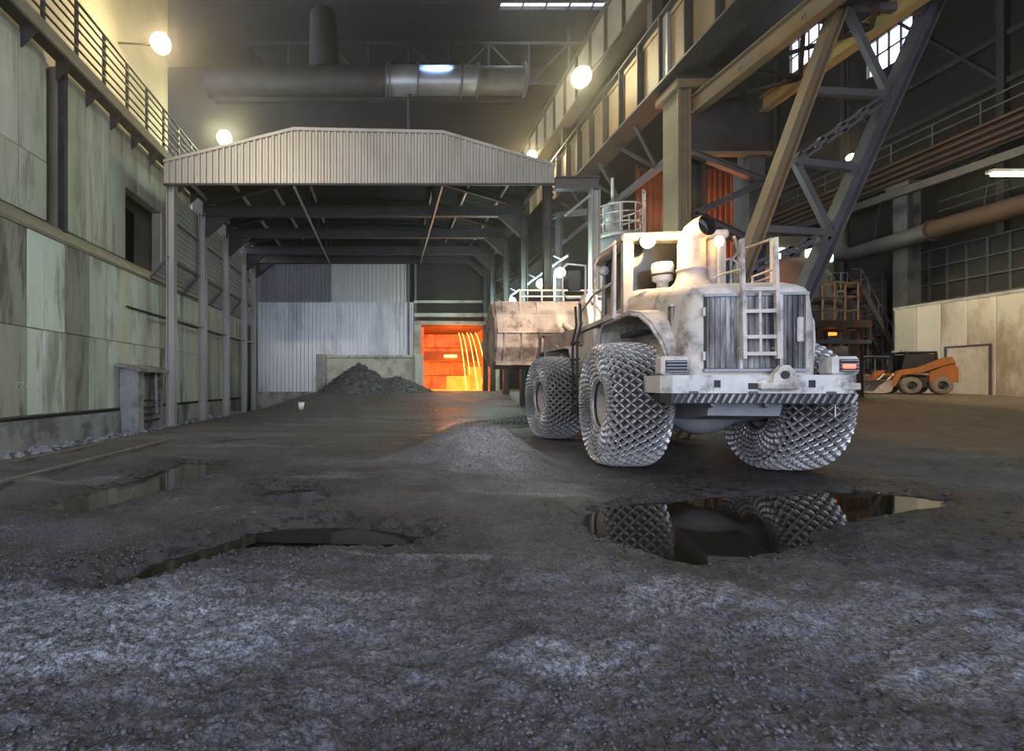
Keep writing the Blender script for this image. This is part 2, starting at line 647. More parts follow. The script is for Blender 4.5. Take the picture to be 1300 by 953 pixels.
def vnoise(x, y):
    xi, yi = np.floor(x).astype(int), np.floor(y).astype(int)
    fx, fy = x - xi, y - yi
    fx, fy = fx * fx * (3 - 2 * fx), fy * fy * (3 - 2 * fy)
    g = lambda a, b: TAB[a % 256, b % 256]
    return (g(xi, yi) * (1 - fx) + g(xi + 1, yi) * fx) * (1 - fy) + (g(xi, yi + 1) * (1 - fx) + g(xi + 1, yi + 1) * fx) * fy - 0.5


def fbm(x, y, octaves=5, gain=0.5):
    a, s, t = 1.0, 0.0, 0.0
    for k in range(octaves):
        s = s + a * vnoise(x * 2 ** k + 17.3 * k, y * 2 ** k + 5.1 * k)
        t += a
        a *= gain
    return s / t


def sstep(a, b, x):
    t = np.clip((x - a) / (b - a), 0, 1)
    return t * t * (3 - 2 * t)


def sdf(poly, x, y):
    """signed distance to a polygon, negative inside"""
    P = np.array(poly)
    d = np.full(x.shape, 1e9)
    inside = np.zeros(x.shape, bool)
    n = len(P)
    for i in range(n):
        a, b = P[i], P[(i + 1) % n]
        e = b - a
        wx, wy = x - a[0], y - a[1]
        t = np.clip((wx * e[0] + wy * e[1]) / (e @ e), 0, 1)
        d = np.minimum(d, (wx - e[0] * t) ** 2 + (wy - e[1] * t) ** 2)
        c = ((a[1] > y) != (b[1] > y)) & (x < (b[0] - a[0]) * (y - a[1]) / (b[1] - a[1] + 1e-12) + a[0])
        inside ^= c
    d = np.sqrt(d)
    return np.where(inside, -d, d)


def gpt(u, v, z=-0.07):
    Y = (CAM_H - z) * FPX / (v - 488.0)
    return ((u - 490.0) * Y / FPX, Y)


WATER_Z = -0.07
PUD = {
    'wall': [gpt(*p) for p in [(58, 645), (150, 617), (232, 587), (292, 590), (252, 612), (180, 634), (105, 652)]],
    'front': [gpt(*p) for p in [(118, 748), (190, 715), (270, 690), (350, 672), (450, 667), (545, 680), (530, 691), (440, 695), (330, 701), (250, 724), (180, 747), (130, 757)]],
    'loader': [gpt(*p) for p in [(735, 652), (800, 640), (900, 632), (1000, 627), (1100, 624), (1208, 633), (1200, 643), (1130, 655), (1060, 668), (1030, 690), (1000, 706), (950, 716), (880, 722), (810, 704), (745, 682)]],
    'small': [gpt(*p) for p in [(338, 622), (400, 619), (414, 630), (378, 645), (333, 642)]],
    'ember': [gpt(*p) for p in [(560, 546), (590, 538), (660, 534), (720, 534), (720, 541), (640, 546)]],
    'strip': [gpt(*p) for p in [(262, 563), (300, 556), (328, 556), (305, 563)]],
}


def ground_fields(x, y):
    x, y = np.asarray(x, float), np.asarray(y, float)
    base = sstep(18, 28, y) * 1.0 * sstep(-7.5, -3.5, x)
    base = np.maximum(base, sstep(11, 24, y) * 0.95 * sstep(9.0, 15.0, x))
    base = base - 0.28 * sstep(-6.3, -8.9, x)
    wob = fbm(x * 1.7, y * 1.7, 5, 0.55)
    mound = 0.66 * np.exp(-(((x - 1.75) / 1.25) ** 2 + ((y - 9.2) / 1.15) ** 2) * (1 + 1.2 * wob))
    # soft lumps, wheel ruts sweeping across, coarse gravel near the photographer
    h = base + mound * (1 + 0.25 * fbm(x * 5, y * 5, 4, 0.7)) + 0.10 * wob * sstep(26, 8, y) + 0.02 * wob
    rut = np.sin((y * 1.0 + 0.35 * x + 0.9 * fbm(x * 0.4, y * 0.4, 3)) * 5.2)
    h = h + 0.032 * rut * sstep(13, 9, y) * sstep(3, 5, y)
    lug = np.sin(x * 9 + y * 16) * np.sin(x * 9 - y * 16)
    h = h + 0.006 * lug * sstep(0.0, 0.25, fbm(x * 0.5 + 9, y * 0.5, 3)) * sstep(14, 10, y)
    front = sstep(4.4, 3.2, y - 0.16 * x * (x > 0))
    grav = fbm(x * 9, y * 9, 5, 0.75)
    h = h + front * (0.035 + 0.075 * grav + 0.05 * np.abs(fbm(x * 4 + 7, y * 4, 4, 0.6))) + 0.024 * grav
    # low bank that dams the front puddle
    bank = np.exp(-((y - (3.75 - 0.13 * x - 0.07 * x * x)) / 0.30) ** 2) * sstep(1.3, 0.3, x) * sstep(-4.0, -2.2, x)
    h = h + bank * (0.05 + 0.05 * grav)
    # flattened where the loader's wheels stand
    wl = sstep(3.3, 1.8, np.hypot((x - 5.4) / 1.0, (y - 9.6) / 1.7))
    h = h * (1 - wl) + wl * (-0.012 + 0.012 * grav)
    wet = np.zeros_like(h)
    for k, poly in PUD.items():
        d = sdf(poly, x, y) + 0.10 * fbm(x * 3.3 + 40, y * 3.3, 4) + 0.10 * fbm(x * 9, y * 9 + 30, 3)
        ins = sstep(0.26, -0.28, d)
        far = sstep(1.0, 0.3, d)
        h = h * (1 - far) + far * np.maximum(h, -0.022 + 0.04 * grav)
        h = h * (1 - ins) + ins * (-0.125 + 0.03 * grav)
        wet = np.maximum(wet, sstep(1.1, 0.0, d) * (0.85 if k != 'strip' else 0.5))
    # wheel-churned wet ground around the loader and the middle puddles
    w2 = sstep(-0.12, 0.16, fbm(x * 0.55 + 3, y * 0.9 + 8, 4)) * sstep(3.0, 4.0, y - 0.12 * x) * sstep(13, 9.5, y)
    shade = sstep(2.6, 1.4, np.hypot((x - 5.6) / 1.2, (y - 6.6) / 1.5))  # darker wet ground around the loader's rear
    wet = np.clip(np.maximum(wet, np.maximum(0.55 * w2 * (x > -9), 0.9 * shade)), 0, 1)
    dry = sstep(11.0, 12.4, x + 2.2 * fbm(x * 0.5, y * 0.5, 3) + 0.35 * np.maximum(y - 13, 0) - 1.1 * sstep(9.5, 7.5, y)) * sstep(7.5, 9.5, y)
    dry = np.maximum(dry, 0.45 * sstep(-4.2, -5.6, x) * sstep(4, 7, y) * (0.6 + fbm(x, y, 3)))
    dry = np.maximum(dry, 0.30 * sstep(8, 11, y) * sstep(2.4, 1.0, x))
    dust = 1.1 * np.exp(-(((x - 1.8) / 1.35) ** 2 + ((y - 8.2) / 1.35) ** 2)) * (0.8 + 1.4 * wob)  # pale dust on the mound, boosted to stand for lamp light on it
    dn = fbm(x * 2.1 + 21, y * 3.6 + 3, 5, 0.7)
    for (cx_, cy_, rx_, ry_, tilt, amt) in ((-1.9, 2.75, 1.5, 0.62, 0.1, 1.0), (1.85, 3.15, 0.55, 0.22, 0.5, 1.0), (1.0, 2.45, 0.5, 0.18, 0.35, 0.9), (3.1, 2.75, 1.3, 0.5, 0.1, 0.55), (0.4, 3.85, 0.75, 0.10, -0.05, 0.9), (-0.5, 3.15, 0.6, 0.10, -0.15, 0.7), (2.6, 2.25, 0.5, 0.12, 0.2, 0.8), (5.5, 3.8, 1.2, 0.3, 0.1, 0.5)):
        ux_ = ((x - cx_) * math.cos(tilt) + (y - cy_) * math.sin(tilt)) / rx_
        uy_ = (-(x - cx_) * math.sin(tilt) + (y - cy_) * math.cos(tilt)) / ry_
        dust = np.maximum(dust, amt * sstep(1.35, 0.55, np.hypot(ux_, uy_) + 1.5 * dn))
    dust = np.maximum(dust, 0.30 * sstep(0.0, 0.3, dn) * sstep(4.4, 3.2, y + 0.1 * x))
    dust = np.maximum(dust, 0.45 * sstep(0.05, 0.25, fbm(x * 0.35 + 5, y * 1.1, 4)) * sstep(9, 12, y) * sstep(24, 20, y) * sstep(6, 4, x))
    back = sstep(-0.15, 0.15, fbm(x * 0.7, y * 1.3 + 60, 4)) * sstep(12.5, 14.5, y) * sstep(27, 24, y) * sstep(-1.5, 0.8, x) * sstep(9, 7, x)
    wet = np.maximum(wet, 0.75 * back)
    streak = sstep(0.03, 0.26, fbm(x * 0.45 + 0.5 * y + 70, y * 2.4 + 0.2 * x, 5, 0.6))
    dust = np.maximum(dust, 0.62 * streak * sstep(4.5, 6.5, y) * sstep(24, 18, y) * sstep(4.5, 2.5, x) * (wet < 0.8))
    dust = np.maximum(dust, 0.35 * streak * sstep(6.5, 8, x) * sstep(4, 6, y) * sstep(16, 12, y))
    wet = wet * (1 - dry) * (1 - 0.85 * np.clip(dust, 0, 1))
    return h, np.clip(wet, 0, 1), np.clip(dry, 0, 1), np.clip(dust, 0, 1)


def gz(x, y):
    return float(ground_fields(np.array([x]), np.array([y]))[0][0])


ys = [-8.0, -4.0, -1.0, 0.4, 1.0]
while ys[-1] < 44.5:
    ys.append(ys[-1] + max(0.012, 0.0042 * ys[-1] + 0.0009 * ys[-1] ** 1.6))
ys = np.array(ys)
xs_core = np.linspace(-10.2, 12.0, 900)
xs = np.concatenate([[-34, -28, -22, -16, -12], xs_core, np.linspace(12.06, 20, 130), np.linspace(20.2, 36, 60)])
GX, GY = np.meshgrid(xs, ys)
H, WET, DRY, DUST = ground_fields(GX.ravel(), GY.ravel())
V = np.stack([GX.ravel(), GY.ravel(), H], 1)
nx, ny = len(xs), len(ys)
ii = (np.arange(ny - 1)[:, None] * nx + np.arange(nx - 1)[None, :]).ravel()
F = np.stack([ii, ii + 1, ii + 1 + nx, ii + nx], 1)
me = raw_mesh('floor', V, F, 'ground', smooth=True)
ca = me.color_attributes.new('soil', 'FLOAT_COLOR', 'POINT')
ca.data.foreach_set('color', np.stack([WET, DRY, DUST, np.ones_like(H)], 1).astype(np.float32).ravel())
floor = link(bpy.data.objects.new('floor', me))
tag(floor, 'churned dark gravel and mud floor of the hall', 'floor', kind='structure')

PUD_LABEL = {
    'wall': 'long still puddle mirroring the greenish panelled wall',
    'front': 'narrow brown puddle behind the bluish gravel bank',
    'loader': 'wide black puddle behind the wheel loader reflecting its chained tyres',
    'small': 'small round puddle between the two long brown puddles',
    'ember': 'puddle with an orange reflection beside the loader front wheel',
    'strip': 'thin streak of water on the track by the canopy posts',
}
for k, poly in PUD.items():
    P = np.array(poly)
    c = P.mean(0)
    mb = MB()
    out = []
    for p in P:
        d = p - c
        out.append((p[0] + 0.3 * d[0] / np.hypot(*d), p[1] + 0.3 * d[1] / np.hypot(*d), WATER_Z))
    mb.add(out, [list(range(len(out)))])
    o = mb.build('puddle', 'water')
    for poly_f in o.data.polygons:
        if poly_f.normal.z < 0:
            o.data.flip_normals()
            break
    tag(o, PUD_LABEL[k], 'puddle', 'puddles on the hall floor')

# stones: one low-poly lump repeated many times in one mesh
t = (1 + 5 ** 0.5) / 2
ICO_V = np.array([(-1, t, 0), (1, t, 0), (-1, -t, 0), (1, -t, 0), (0, -1, t), (0, 1, t), (0, -1, -t), (0, 1, -t), (t, 0, -1), (t, 0, 1), (-t, 0, -1), (-t, 0, 1)]) / 1.9
ICO_F = np.array([(0, 11, 5), (0, 5, 1), (0, 1, 7), (0, 7, 10), (0, 10, 11), (1, 5, 9), (5, 11, 4), (11, 10, 2), (10, 7, 6), (7, 1, 8), (3, 9, 4), (3, 4, 2), (3, 2, 6), (3, 6, 8), (3, 8, 9), (4, 9, 5), (2, 4, 11), (6, 2, 10), (8, 6, 7), (9, 8, 1)])


def stones(name, x, y, z, r, material, parent=None, flat=0.7):
    n = len(x)
    vv = ICO_V[None] * (0.6 + 0.8 * rng.random((n, 12, 1)))
    a = rng.random(n) * 2 * PI
    c, s = np.cos(a)[:, None], np.sin(a)[:, None]
    sc = 0.7 + 0.6 * rng.random((n, 3))
    vv = vv * sc[:, None, :]
    X = (vv[..., 0] * c - vv[..., 1] * s) * r[:, None] + x[:, None]
    Y = (vv[..., 0] * s + vv[..., 1] * c) * r[:, None] + y[:, None]
    Z = vv[..., 2] * flat * r[:, None] + z[:, None]
    VV = np.stack([X, Y, Z], -1).reshape(-1, 3)
    FF = (ICO_F[None] + 12 * np.arange(n)[:, None, None]).reshape(-1, 3)
    if parent is not None and parent.name in ORG:
        VV = VV - np.array(ORG[parent.name])
    o = link(bpy.data.objects.new(name, raw_mesh(name, VV, FF, material)), parent)
    return o


n = 130000
yy = 1.3 + 4.2 * rng.random(n) ** 1.25
xx = -5 + 13 * rng.random(n)
keep = (rng.random(n) < (0.10 + 0.9 * np.clip(0.5 + 2.4 * fbm(xx * 0.8, yy * 0.8 + 4, 4), 0, 1))) & ((xx < 2.2) | (rng.random(n) < 0.14)) & (rng.random(n) < np.clip((5.5 - yy) / 1.6, 0, 1) + 0.02)
xx, yy = xx[keep], yy[keep]
hh, ww, dd, uu = ground_fields(xx, yy)
k2 = hh > -0.055
xx, yy, hh = xx[k2], yy[k2], hh[k2]
rr = 0.003 + 0.012 * rng.random(len(xx)) ** 4
g = stones('gravel', xx, yy, hh + rr * 0.15, rr, 'stone_mix')
tag(g, 'loose dark gravel scattered over the mud floor', 'gravel', kind='stuff')

n = 2600
yy = 5 + 8 * rng.random(n)
xx = -8 + 20 * rng.random(n)
hh, ww, dd, uu = ground_fields(xx, yy)
k2 = (hh > -0.05) & (np.hypot((xx - 5.4), (yy - 9.6) / 1.7) > 2.0)
rr = 0.006 + 0.022 * rng.random(n) ** 4
g = stones('gravel', xx[k2], yy[k2], hh[k2], rr[k2], 'stone_mix')
tag(g, 'sparse small stones over the churned ground around the loader', 'gravel', kind='stuff')

# ------------------------------------------------------------------ hall shell
CEIL = 30.0
ce = MB()
SKY = (8.6, 17.4, 33.0, 37.3)
for (x0, x1, y0, y1) in ((-30, SKY[0], -8, 44), (SKY[1], 34, -8, 44), (SKY[0], SKY[1], -8, SKY[2]), (SKY[0], SKY[1], SKY[3], 44)):
    ce.bx(x0, x1, y0, y1, CEIL, CEIL + 0.3)
tag(ce.build('ceiling', 'roof_dark'), 'dark sooty roof high above the hall', 'ceiling', kind='structure')
w = thing('window_1', 'bright skylight in the dark roof above the crane girder', 'skylight', (SKY[0], SKY[2], CEIL), kind='structure')
fr = MB()
for k in range(6):
    x = SKY[0] + (SKY[1] - SKY[0]) * k / 5
    fr.bx(x - 0.06, x + 0.06, SKY[2], SKY[3], CEIL + 0.02, CEIL + 0.14)
fr.build('window_frame', 'steel_dark', w)
for k in range(5):
    x = SKY[0] + (SKY[1] - SKY[0]) * k / 5
    mb = MB()
    mb.bx(x + 0.06, x + (SKY[1] - SKY[0]) / 5 - 0.06, SKY[2], SKY[3], CEIL + 0.06, CEIL + 0.08)
    mb.build('pane', 'pane_glass', w)

wb = MB()
wb.bx(-30, 34, 44, 44.3, -1, CEIL)
tag(wb.build('wall_back', 'wall_murk'), 'murky sheet wall closing the hall far behind the canopy', 'wall', kind='structure')
wf = MB()
wf.bx(-9.4, 9.1, -8.3, -8, 10.7, CEIL)
wf.bx(9.1, 34, -8.3, -8, -1, CEIL)  # unseen; closed across the side bay to keep daylight out of it
wf.bx(-30, -9.4, -8.3, -8, -1, CEIL)
tag(wf.build('wall_front', 'wall_murk'), 'wall around the big door opening at the near end of the hall', 'wall', kind='structure')

# right wall with two clerestory windows
WX = 33.0
wr = MB()
wins = [(30.6, 33.6, 22.3, 24.7), (36.4, 40.0, 26.6, 29.2)]
ycut = [-8, 30.6, 33.6, 36.4, 40.0, 44]
for i in range(5):
    a, b_ = ycut[i], ycut[i + 1]
    hit = [q for q in wins if abs(q[0] - a) < 1e-6]
    if hit:
        wr.bx(WX, WX + 0.3, a, b_, -1, hit[0][2])
        wr.bx(WX, WX + 0.3, a, b_, hit[0][3], CEIL)
    else:
        wr.bx(WX, WX + 0.3, a, b_, -1, CEIL)
wro = wr.build('wall_right', 'wall_brown')
tag(wro, 'dark brown side wall of the neighbouring bay', 'wall', kind='structure')
for n_, q in enumerate(wins):
    w = thing('window_%d' % (n_ + 2), ['small bright window with bars high on the brown side wall', 'bright clerestory window beneath the roof near the far corner'][n_], 'window', (WX, q[0], q[2]), kind='structure')
    fr = MB()
    for k in range(5):
        y = q[0] + (q[1] - q[0]) * k / 4
        fr.bx(WX + 0.02, WX + 0.12, y - 0.05, y + 0.05, q[2], q[3])
    for k in range(3):
        z = q[2] + (q[3] - q[2]) * k / 2
        fr.bx(WX + 0.02, WX + 0.12, q[0], q[1], z - 0.05, z + 0.05)
    fr.build('window_frame', 'steel_dark', w)
    for k in range(4):
        for j in range(2):
            mb = MB()
            dy, dz = (q[1] - q[0]) / 4, (q[3] - q[2]) / 2
            mb.bx(WX + 0.06, WX + 0.07, q[0] + k * dy + 0.05, q[0] + (k + 1) * dy - 0.05, q[2] + j * dz + 0.05, q[2] + (j + 1) * dz - 0.05)
            mb.build('pane', 'pane_glass', w)

# --- left wall: lower part with two rows of sheets, plinth, sloped coping, upper part set back
LX, UX = -9.4, -10.0
wl = MB()
wl.bx(LX - 0.5, LX - 0.06, -8, 36, -1, 5.5)
for (a, b_, z0, z1) in ((-8, 14.35, 5.4, 11.2), (15.05, 18.7, 5.4, 11.2), (18.7, 21.7, 9.0, 11.2), (21.7, 25.3, 5.4, 11.2)):
    wl.bx(UX - 0.4, UX - 0.05, a, b_, z0, z1)
wl.bx(UX - 1.7, UX - 1.3, -8, 25.3, 5.4, CEIL)
wl.bx(UX - 1.7, UX - 0.05, 25.0, 25.3, 5.4, 12)
wl.bx(UX - 1.3, UX - 0.4, -8, 25.3, 11.1, 11.25)
wlo = wl.build('wall_left', 'wall_ochre')
tag(wlo, 'tall greenish panelled side wall with stained metal sheets', 'wall', kind='structure')
ORG[wlo.name] = Vector((0, 0, 0))
mb = MB()
mb.bx(LX - 0.06, LX + 0.16, -8, 33, -0.9, 0.48)
mb.build('plinth', 'concrete', wlo)
mb = MB()
mb.prism([(LX + 0.04, 5.50), (LX + 0.04, 5.60), (UX - 0.05, 6.22), (UX - 0.05, 5.5)], 'y', -8, 25.2)
mb.build('coping', 'coping', wlo)
for y0 in (-8, 33.0):
    pass


def sheet_mesh(w, h, name, m):
    b = MB()
    b.cbx(-0.035, 0.035, 0.008, w - 0.008, 0.008, h - 0.008, 0.012)
    return b.mesh(name, m)


random.seed(3)
WID = [1.05, 0.62, 0.9, 1.15]
shared = {}


def panel(x, y, z, w, h, m):
    key = (round(w, 2), round(h, 2), m)
    if key not in shared:
        shared[key] = sheet_mesh(w, h, 'wall_panel', m)
    o = link(bpy.data.objects.new('wall_panel', shared[key]), wlo)
    o.location = (x + random.uniform(-0.012, 0.018), y, z)
    o.rotation_euler = (0, random.uniform(-0.004, 0.004), random.uniform(-0.007, 0.007))
    return o


y = 8.0
k = 0
while y < 32.5:
    w_ = WID[k % 4]
    m0 = random.choice(['panel_green', 'panel_green', 'panel_green', 'panel_dark', 'panel_pale'])
    for (z0, z1) in ((0.50, 2.9), (2.9, 5.5)):
        m = m0
        if 12.1 < y < 13.6:
            m = 'panel_pale'
        elif 13.6 <= y < 15.2:
            m = 'panel_dark'
        elif y < 11.9:
            m = 'panel_dark'
        panel(LX - 0.025, y, z0, w_, z1 - z0, m)
    y += w_
    k += 1
for (a, b_, z0, z1) in ((8.0, 14.35, 6.2, 7.9), (8.0, 14.35, 7.9, 11.0), (15.05, 18.7, 6.2, 11.0), (18.7, 21.7, 9.0, 11.0), (21.7, 25.2, 6.2, 11.0)):
    n_ = max(1, round((b_ - a) / 1.05))
    for q in range(n_):
        w_ = (b_ - a) / n_
        panel(UX - 0.02, a + q * w_, z0, w_, z1 - z0, 'panel_green')
# jambs of the tall slot; a black sheet stands for the doorway's darkness
mb = MB()
mb.bx(UX - 0.1, UX + 0.1, 15.03, 15.2, 5.9, 11.1)
mb.build('slot_post', 'steel_dark', wlo)
mb = MB()
mb.bx(UX - 0.32, UX - 0.22, 14.55, 14.8, 5.9, 11.1)
mb.build('slot_cable_tray', 'steel_dark', wlo)
mb = MB()
mb.bx(UX - 1.25, UX - 1.2, 18.7, 21.7, 5.4, 9.0)
mb.build('doorway_dark', 'black', wlo)
# pipe line along the foot of the wall, above the plinth
mb = MB()
mb.tube([(LX + 0.1, -8, 0.56), (LX + 0.1, 17.0, 0.56)], 0.045, 8)
mb.tube([(LX + 0.1, 19.9, 0.56), (LX + 0.1, 32, 0.56)], 0.045, 8)
mb.build('skirting_pipe', 'steel_dark', wlo)
mb = MB()
mb.tube([(LX + 0.12, 17.5, 4.2), (LX + 0.12, 31, 4.2)], 0.04, 8)
mb.build('wall_pipe', 'steel_dark', wlo)
# chalk marks on the pale sheet: rows of strokes
mb = MB()
for k in range(5):
    yb = 12.35 + k * 0.17
    for (dy0, dz0, dy1, dz1) in ((0, 0, 0.10, 0.02), (0.10, 0.02, 0.02, -0.12), (0.02, -0.12, 0.11, -0.22)):
        mb.beam((LX + 0.035, yb + dy0, 1.45 + dz0), (LX + 0.035, yb + dy1, 1.45 + dz1), 0.012, 0.012)
mb.build('chalk_mark', 'panel_pale', wlo)

# catwalk on the left wall
cw = thing('wall_catwalk', 'dark steel catwalk with pipe railings high on the greenish wall', 'catwalk', (UX, 8, 11.0))
mb = MB()
mb.bx(UX, -9.3, -7, 25, 11.18, 11.24)
mb.build('deck', 'steel_dark', cw)
mb = MB()
mb.bx(-9.36, -9.28, -7, 25, 10.95, 11.30)
mb.build('toe_board', 'coping', cw)
for k, z in enumerate((11.55, 11.85, 12.15, 12.42, 12.7, 12.98)):
    mb = MB()
    mb.tube([(-9.33 - 0.02 * (k % 2), -7, z), (-9.33 - 0.02 * (k % 2), 25, z)], 0.035 if k < 5 else 0.045, 6)
    mb.build('rail', 'steel_dark', cw)
y = 9.0
while y < 25:
    mb = MB()
    mb.bx(-9.42, -9.34, y - 0.05, y + 0.05, 11.2, 13.0)
    mb.build('post', 'steel_dark', cw)
    mb = MB()
    mb.prism([(UX + 0.0, 11.18), (-9.4, 11.18), (UX + 0.0, 10.6)], 'y', y - 0.03, y + 0.03)
    mb.build('bracket', 'steel_dark', cw)
    y += 1.45

# ventilation box standing against the wall
vb = thing('vent_hatch', 'concrete framed hatch box with bars standing against the greenish wall', 'hatch', (LX + 0.16, 17.2, -0.3))
mb = MB()
mb.bx(LX + 0.10, LX + 0.75, 17.05, 17.45, -0.6, 1.95)
mb.build('side_wall', 'concrete', vb)
mb = MB()
mb.prism([(LX + 0.05, 2.15), (LX + 0.85, 1.95), (LX + 0.85, 1.85), (LX + 0.05, 2.02)], 'y', 16.95, 19.6)
mb.build('hood', 'concrete', vb)
mb = MB()
mb.bx(LX + 0.10, LX + 0.5, 19.3, 19.5, -0.6, 1.95)
mb.build('side_wall', 'concrete', vb)
mb = MB()
mb.tube([(LX + 0.55, 18.75, 1.9), (LX + 0.6, 18.75, 0.3)], 0.06, 8)
mb.build('pipe', 'concrete', vb)
for z in (0.05, 0.3, 0.55, 0.8, 1.75):
    mb = MB()
    mb.tube([(LX + 0.45, 17.4, z), (LX + 0.45, 19.4, z)], 0.035, 6)
    mb.build('bar', 'steel_dark', vb)

# rubble at the foot of the wall
n = 520
yy = 9 + 22 * rng.random(n)
xx = LX + 0.36 + 0.8 * rng.random(n) ** 1.8
hh = ground_fields(xx, yy)[0]
rr = 0.03 + 0.10 * rng.random(n) ** 2.5
rb = stones('rubble', xx, yy, hh + rr * 0.2, rr, 'rubble_blue')
tag(rb, 'small rubble piled along the foot of the greenish wall', 'rubble', kind='stuff')
for i, (u, v, r, lab) in enumerate([(166, 543, 0.24, 'large bluish slab of rubble before the vent hatch'), (128, 552, 0.13, 'pale lump of rubble beside the plinth'), (25, 572, 0.11, 'dusty lump of rubble at the dark end of the plinth'), (246, 527, 0.2, 'jagged rubble lump between the first two canopy posts'), (275, 522, 0.2, 'jagged rubble lump between the second and third canopy posts')]):
    x, y = gpt(u, v, -0.15)
    x = max(x, LX + 0.45)
    s_ = stones('rubble_stone', np.array([0.0]), np.array([0.0]), np.array([0.0]), np.array([r]), 'rubble_blue')
    s_.location = (x, y, gz(x, y) + r * 0.3)
    if i == 0:
        s_.scale = (1.2, 2.0, 0.7)
    tag(s_, lab, 'rubble', 'larger lumps of rubble by the wall')

# rail track beside the wall, half buried
rt = thing('rail_track', 'worn rail track half buried in mud beside the wall', 'rail track', (-6.0, 6, -0.1))
for x in (-6.75, -5.30):
    mb = MB()
    z0 = -0.2 if x < -6 else -0.1
    zt = gz(x, 8) + 0.075
    mb.prism([(x - 0.035, zt), (x + 0.035, zt), (x + 0.035, zt - 0.04), (x + 0.01, zt - 0.06), (x + 0.01, zt - 0.15), (x + 0.07, zt - 0.17), (x - 0.07, zt - 0.17), (x - 0.01, zt - 0.15), (x - 0.01, zt - 0.06), (x - 0.035, zt - 0.04)], 'y', -6, 11.8)
    mb.build('rail', 'rail_steel', rt)
# white cup
cpx, cpy = -3.75, 21.6
cu = thing('paper_cup', 'small white cup lying on the mud before the slag heap', 'cup', (cpx, cpy, gz(cpx, cpy) + 0.01))
M = Matrix.Translation((cpx, cpy, gz(cpx, cpy) + 0.0))
mb = MB()
mb.lathe([(0.0, 0.0), (0.10, 0.0), (0.15, 0.32), (0.14, 0.32), (0.09, 0.02), (0.0, 0.02)], 16, M)
mb.build('cup_body', 'white_plastic', cu)
mb = MB()
mb.lathe([(0.14, 0.31), (0.165, 0.32), (0.165, 0.335), (0.14, 0.335)], 16, M)
mb.build('rim', 'white_plastic', cu)

# ------------------------------------------------------------------ corrugated sheets
def corr(mb, L, zb, zt, pitch, depth, place, thick=0.004):
    """trapezoid-ribbed sheet; place(t, offset, height) gives the point; zb/zt are numbers or functions of t"""
    fb = zb if callable(zb) else (lambda t: zb)
    ft = zt if callable(zt) else (lambda t: zt)
    ts, n = [], max(1, round(L / pitch))
    p = L / n
    for i in range(n):
        for (a, o) in ((0.0, 0), (0.38, 0), (0.5, 1), (0.88, 1)):
            ts.append((i * p + a * p, o * depth))
    ts.append((L, 0))
    vs, fs = [], []
    for (t_, o) in ts:
        vs.append(place(t_, o, fb(t_)))
        vs.append(place(t_, o, ft(t_)))
    for i in range(len(ts) - 1):
        fs.append((2 * i, 2 * i + 2, 2 * i + 3, 2 * i + 1))
    mb.add(vs, fs)
    return mb


# ------------------------------------------------------------------ canopy over the slag pit
CYF = 19.3
CLX, CRX = -8.47, 6.47
can = thing('slag_pit_canopy', 'open fronted steel canopy with corrugated metal fascia over the glowing pit', 'canopy', (CLX, CYF, -0.2))


def roof_z(x):
    if x < -3.6:
        return 10.1 + (x + 8.65) / 5.05 * 1.26
    if x < 2.2:
        return 11.36 - 0.12 * (x + 3.6) / 5.8
    return 11.24 - (x - 2.2) / 4.35 * 1.28


for (a, b_) in ((-8.65, -3.6), (-3.6, 2.2), (2.2, 6.55)):
    mb = MB()
    corr(mb, b_ - a, 9.2, lambda t_: roof_z(a + t_), 0.24, 0.05, lambda t_, o, z: (a + t_, CYF - 0.28 - o, z))
    mb.build('fascia_sheet', 'galvanised', can)
    mb = MB()
    mb.prism([(a, roof_z(a + 1e-4) - 0.09), (b_, roof_z(b_ - 1e-4) - 0.09), (b_, roof_z(b_ - 1e-4) + 0.03), (a, roof_z(a + 1e-4) + 0.03)], 'y', CYF - 0.36, CYF - 0.27)
    mb.build('fascia_trim', 'galvanised', can)
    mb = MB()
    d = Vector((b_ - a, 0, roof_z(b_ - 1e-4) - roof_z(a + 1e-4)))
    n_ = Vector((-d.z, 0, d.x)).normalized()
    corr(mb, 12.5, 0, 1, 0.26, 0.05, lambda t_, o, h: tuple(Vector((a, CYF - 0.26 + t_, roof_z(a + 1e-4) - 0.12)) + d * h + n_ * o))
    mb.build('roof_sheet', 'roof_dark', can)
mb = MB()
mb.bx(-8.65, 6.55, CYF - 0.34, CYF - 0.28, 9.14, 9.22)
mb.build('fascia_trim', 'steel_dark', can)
FR = (19.3, 22.6, 25.9, 29.2, 31.3)
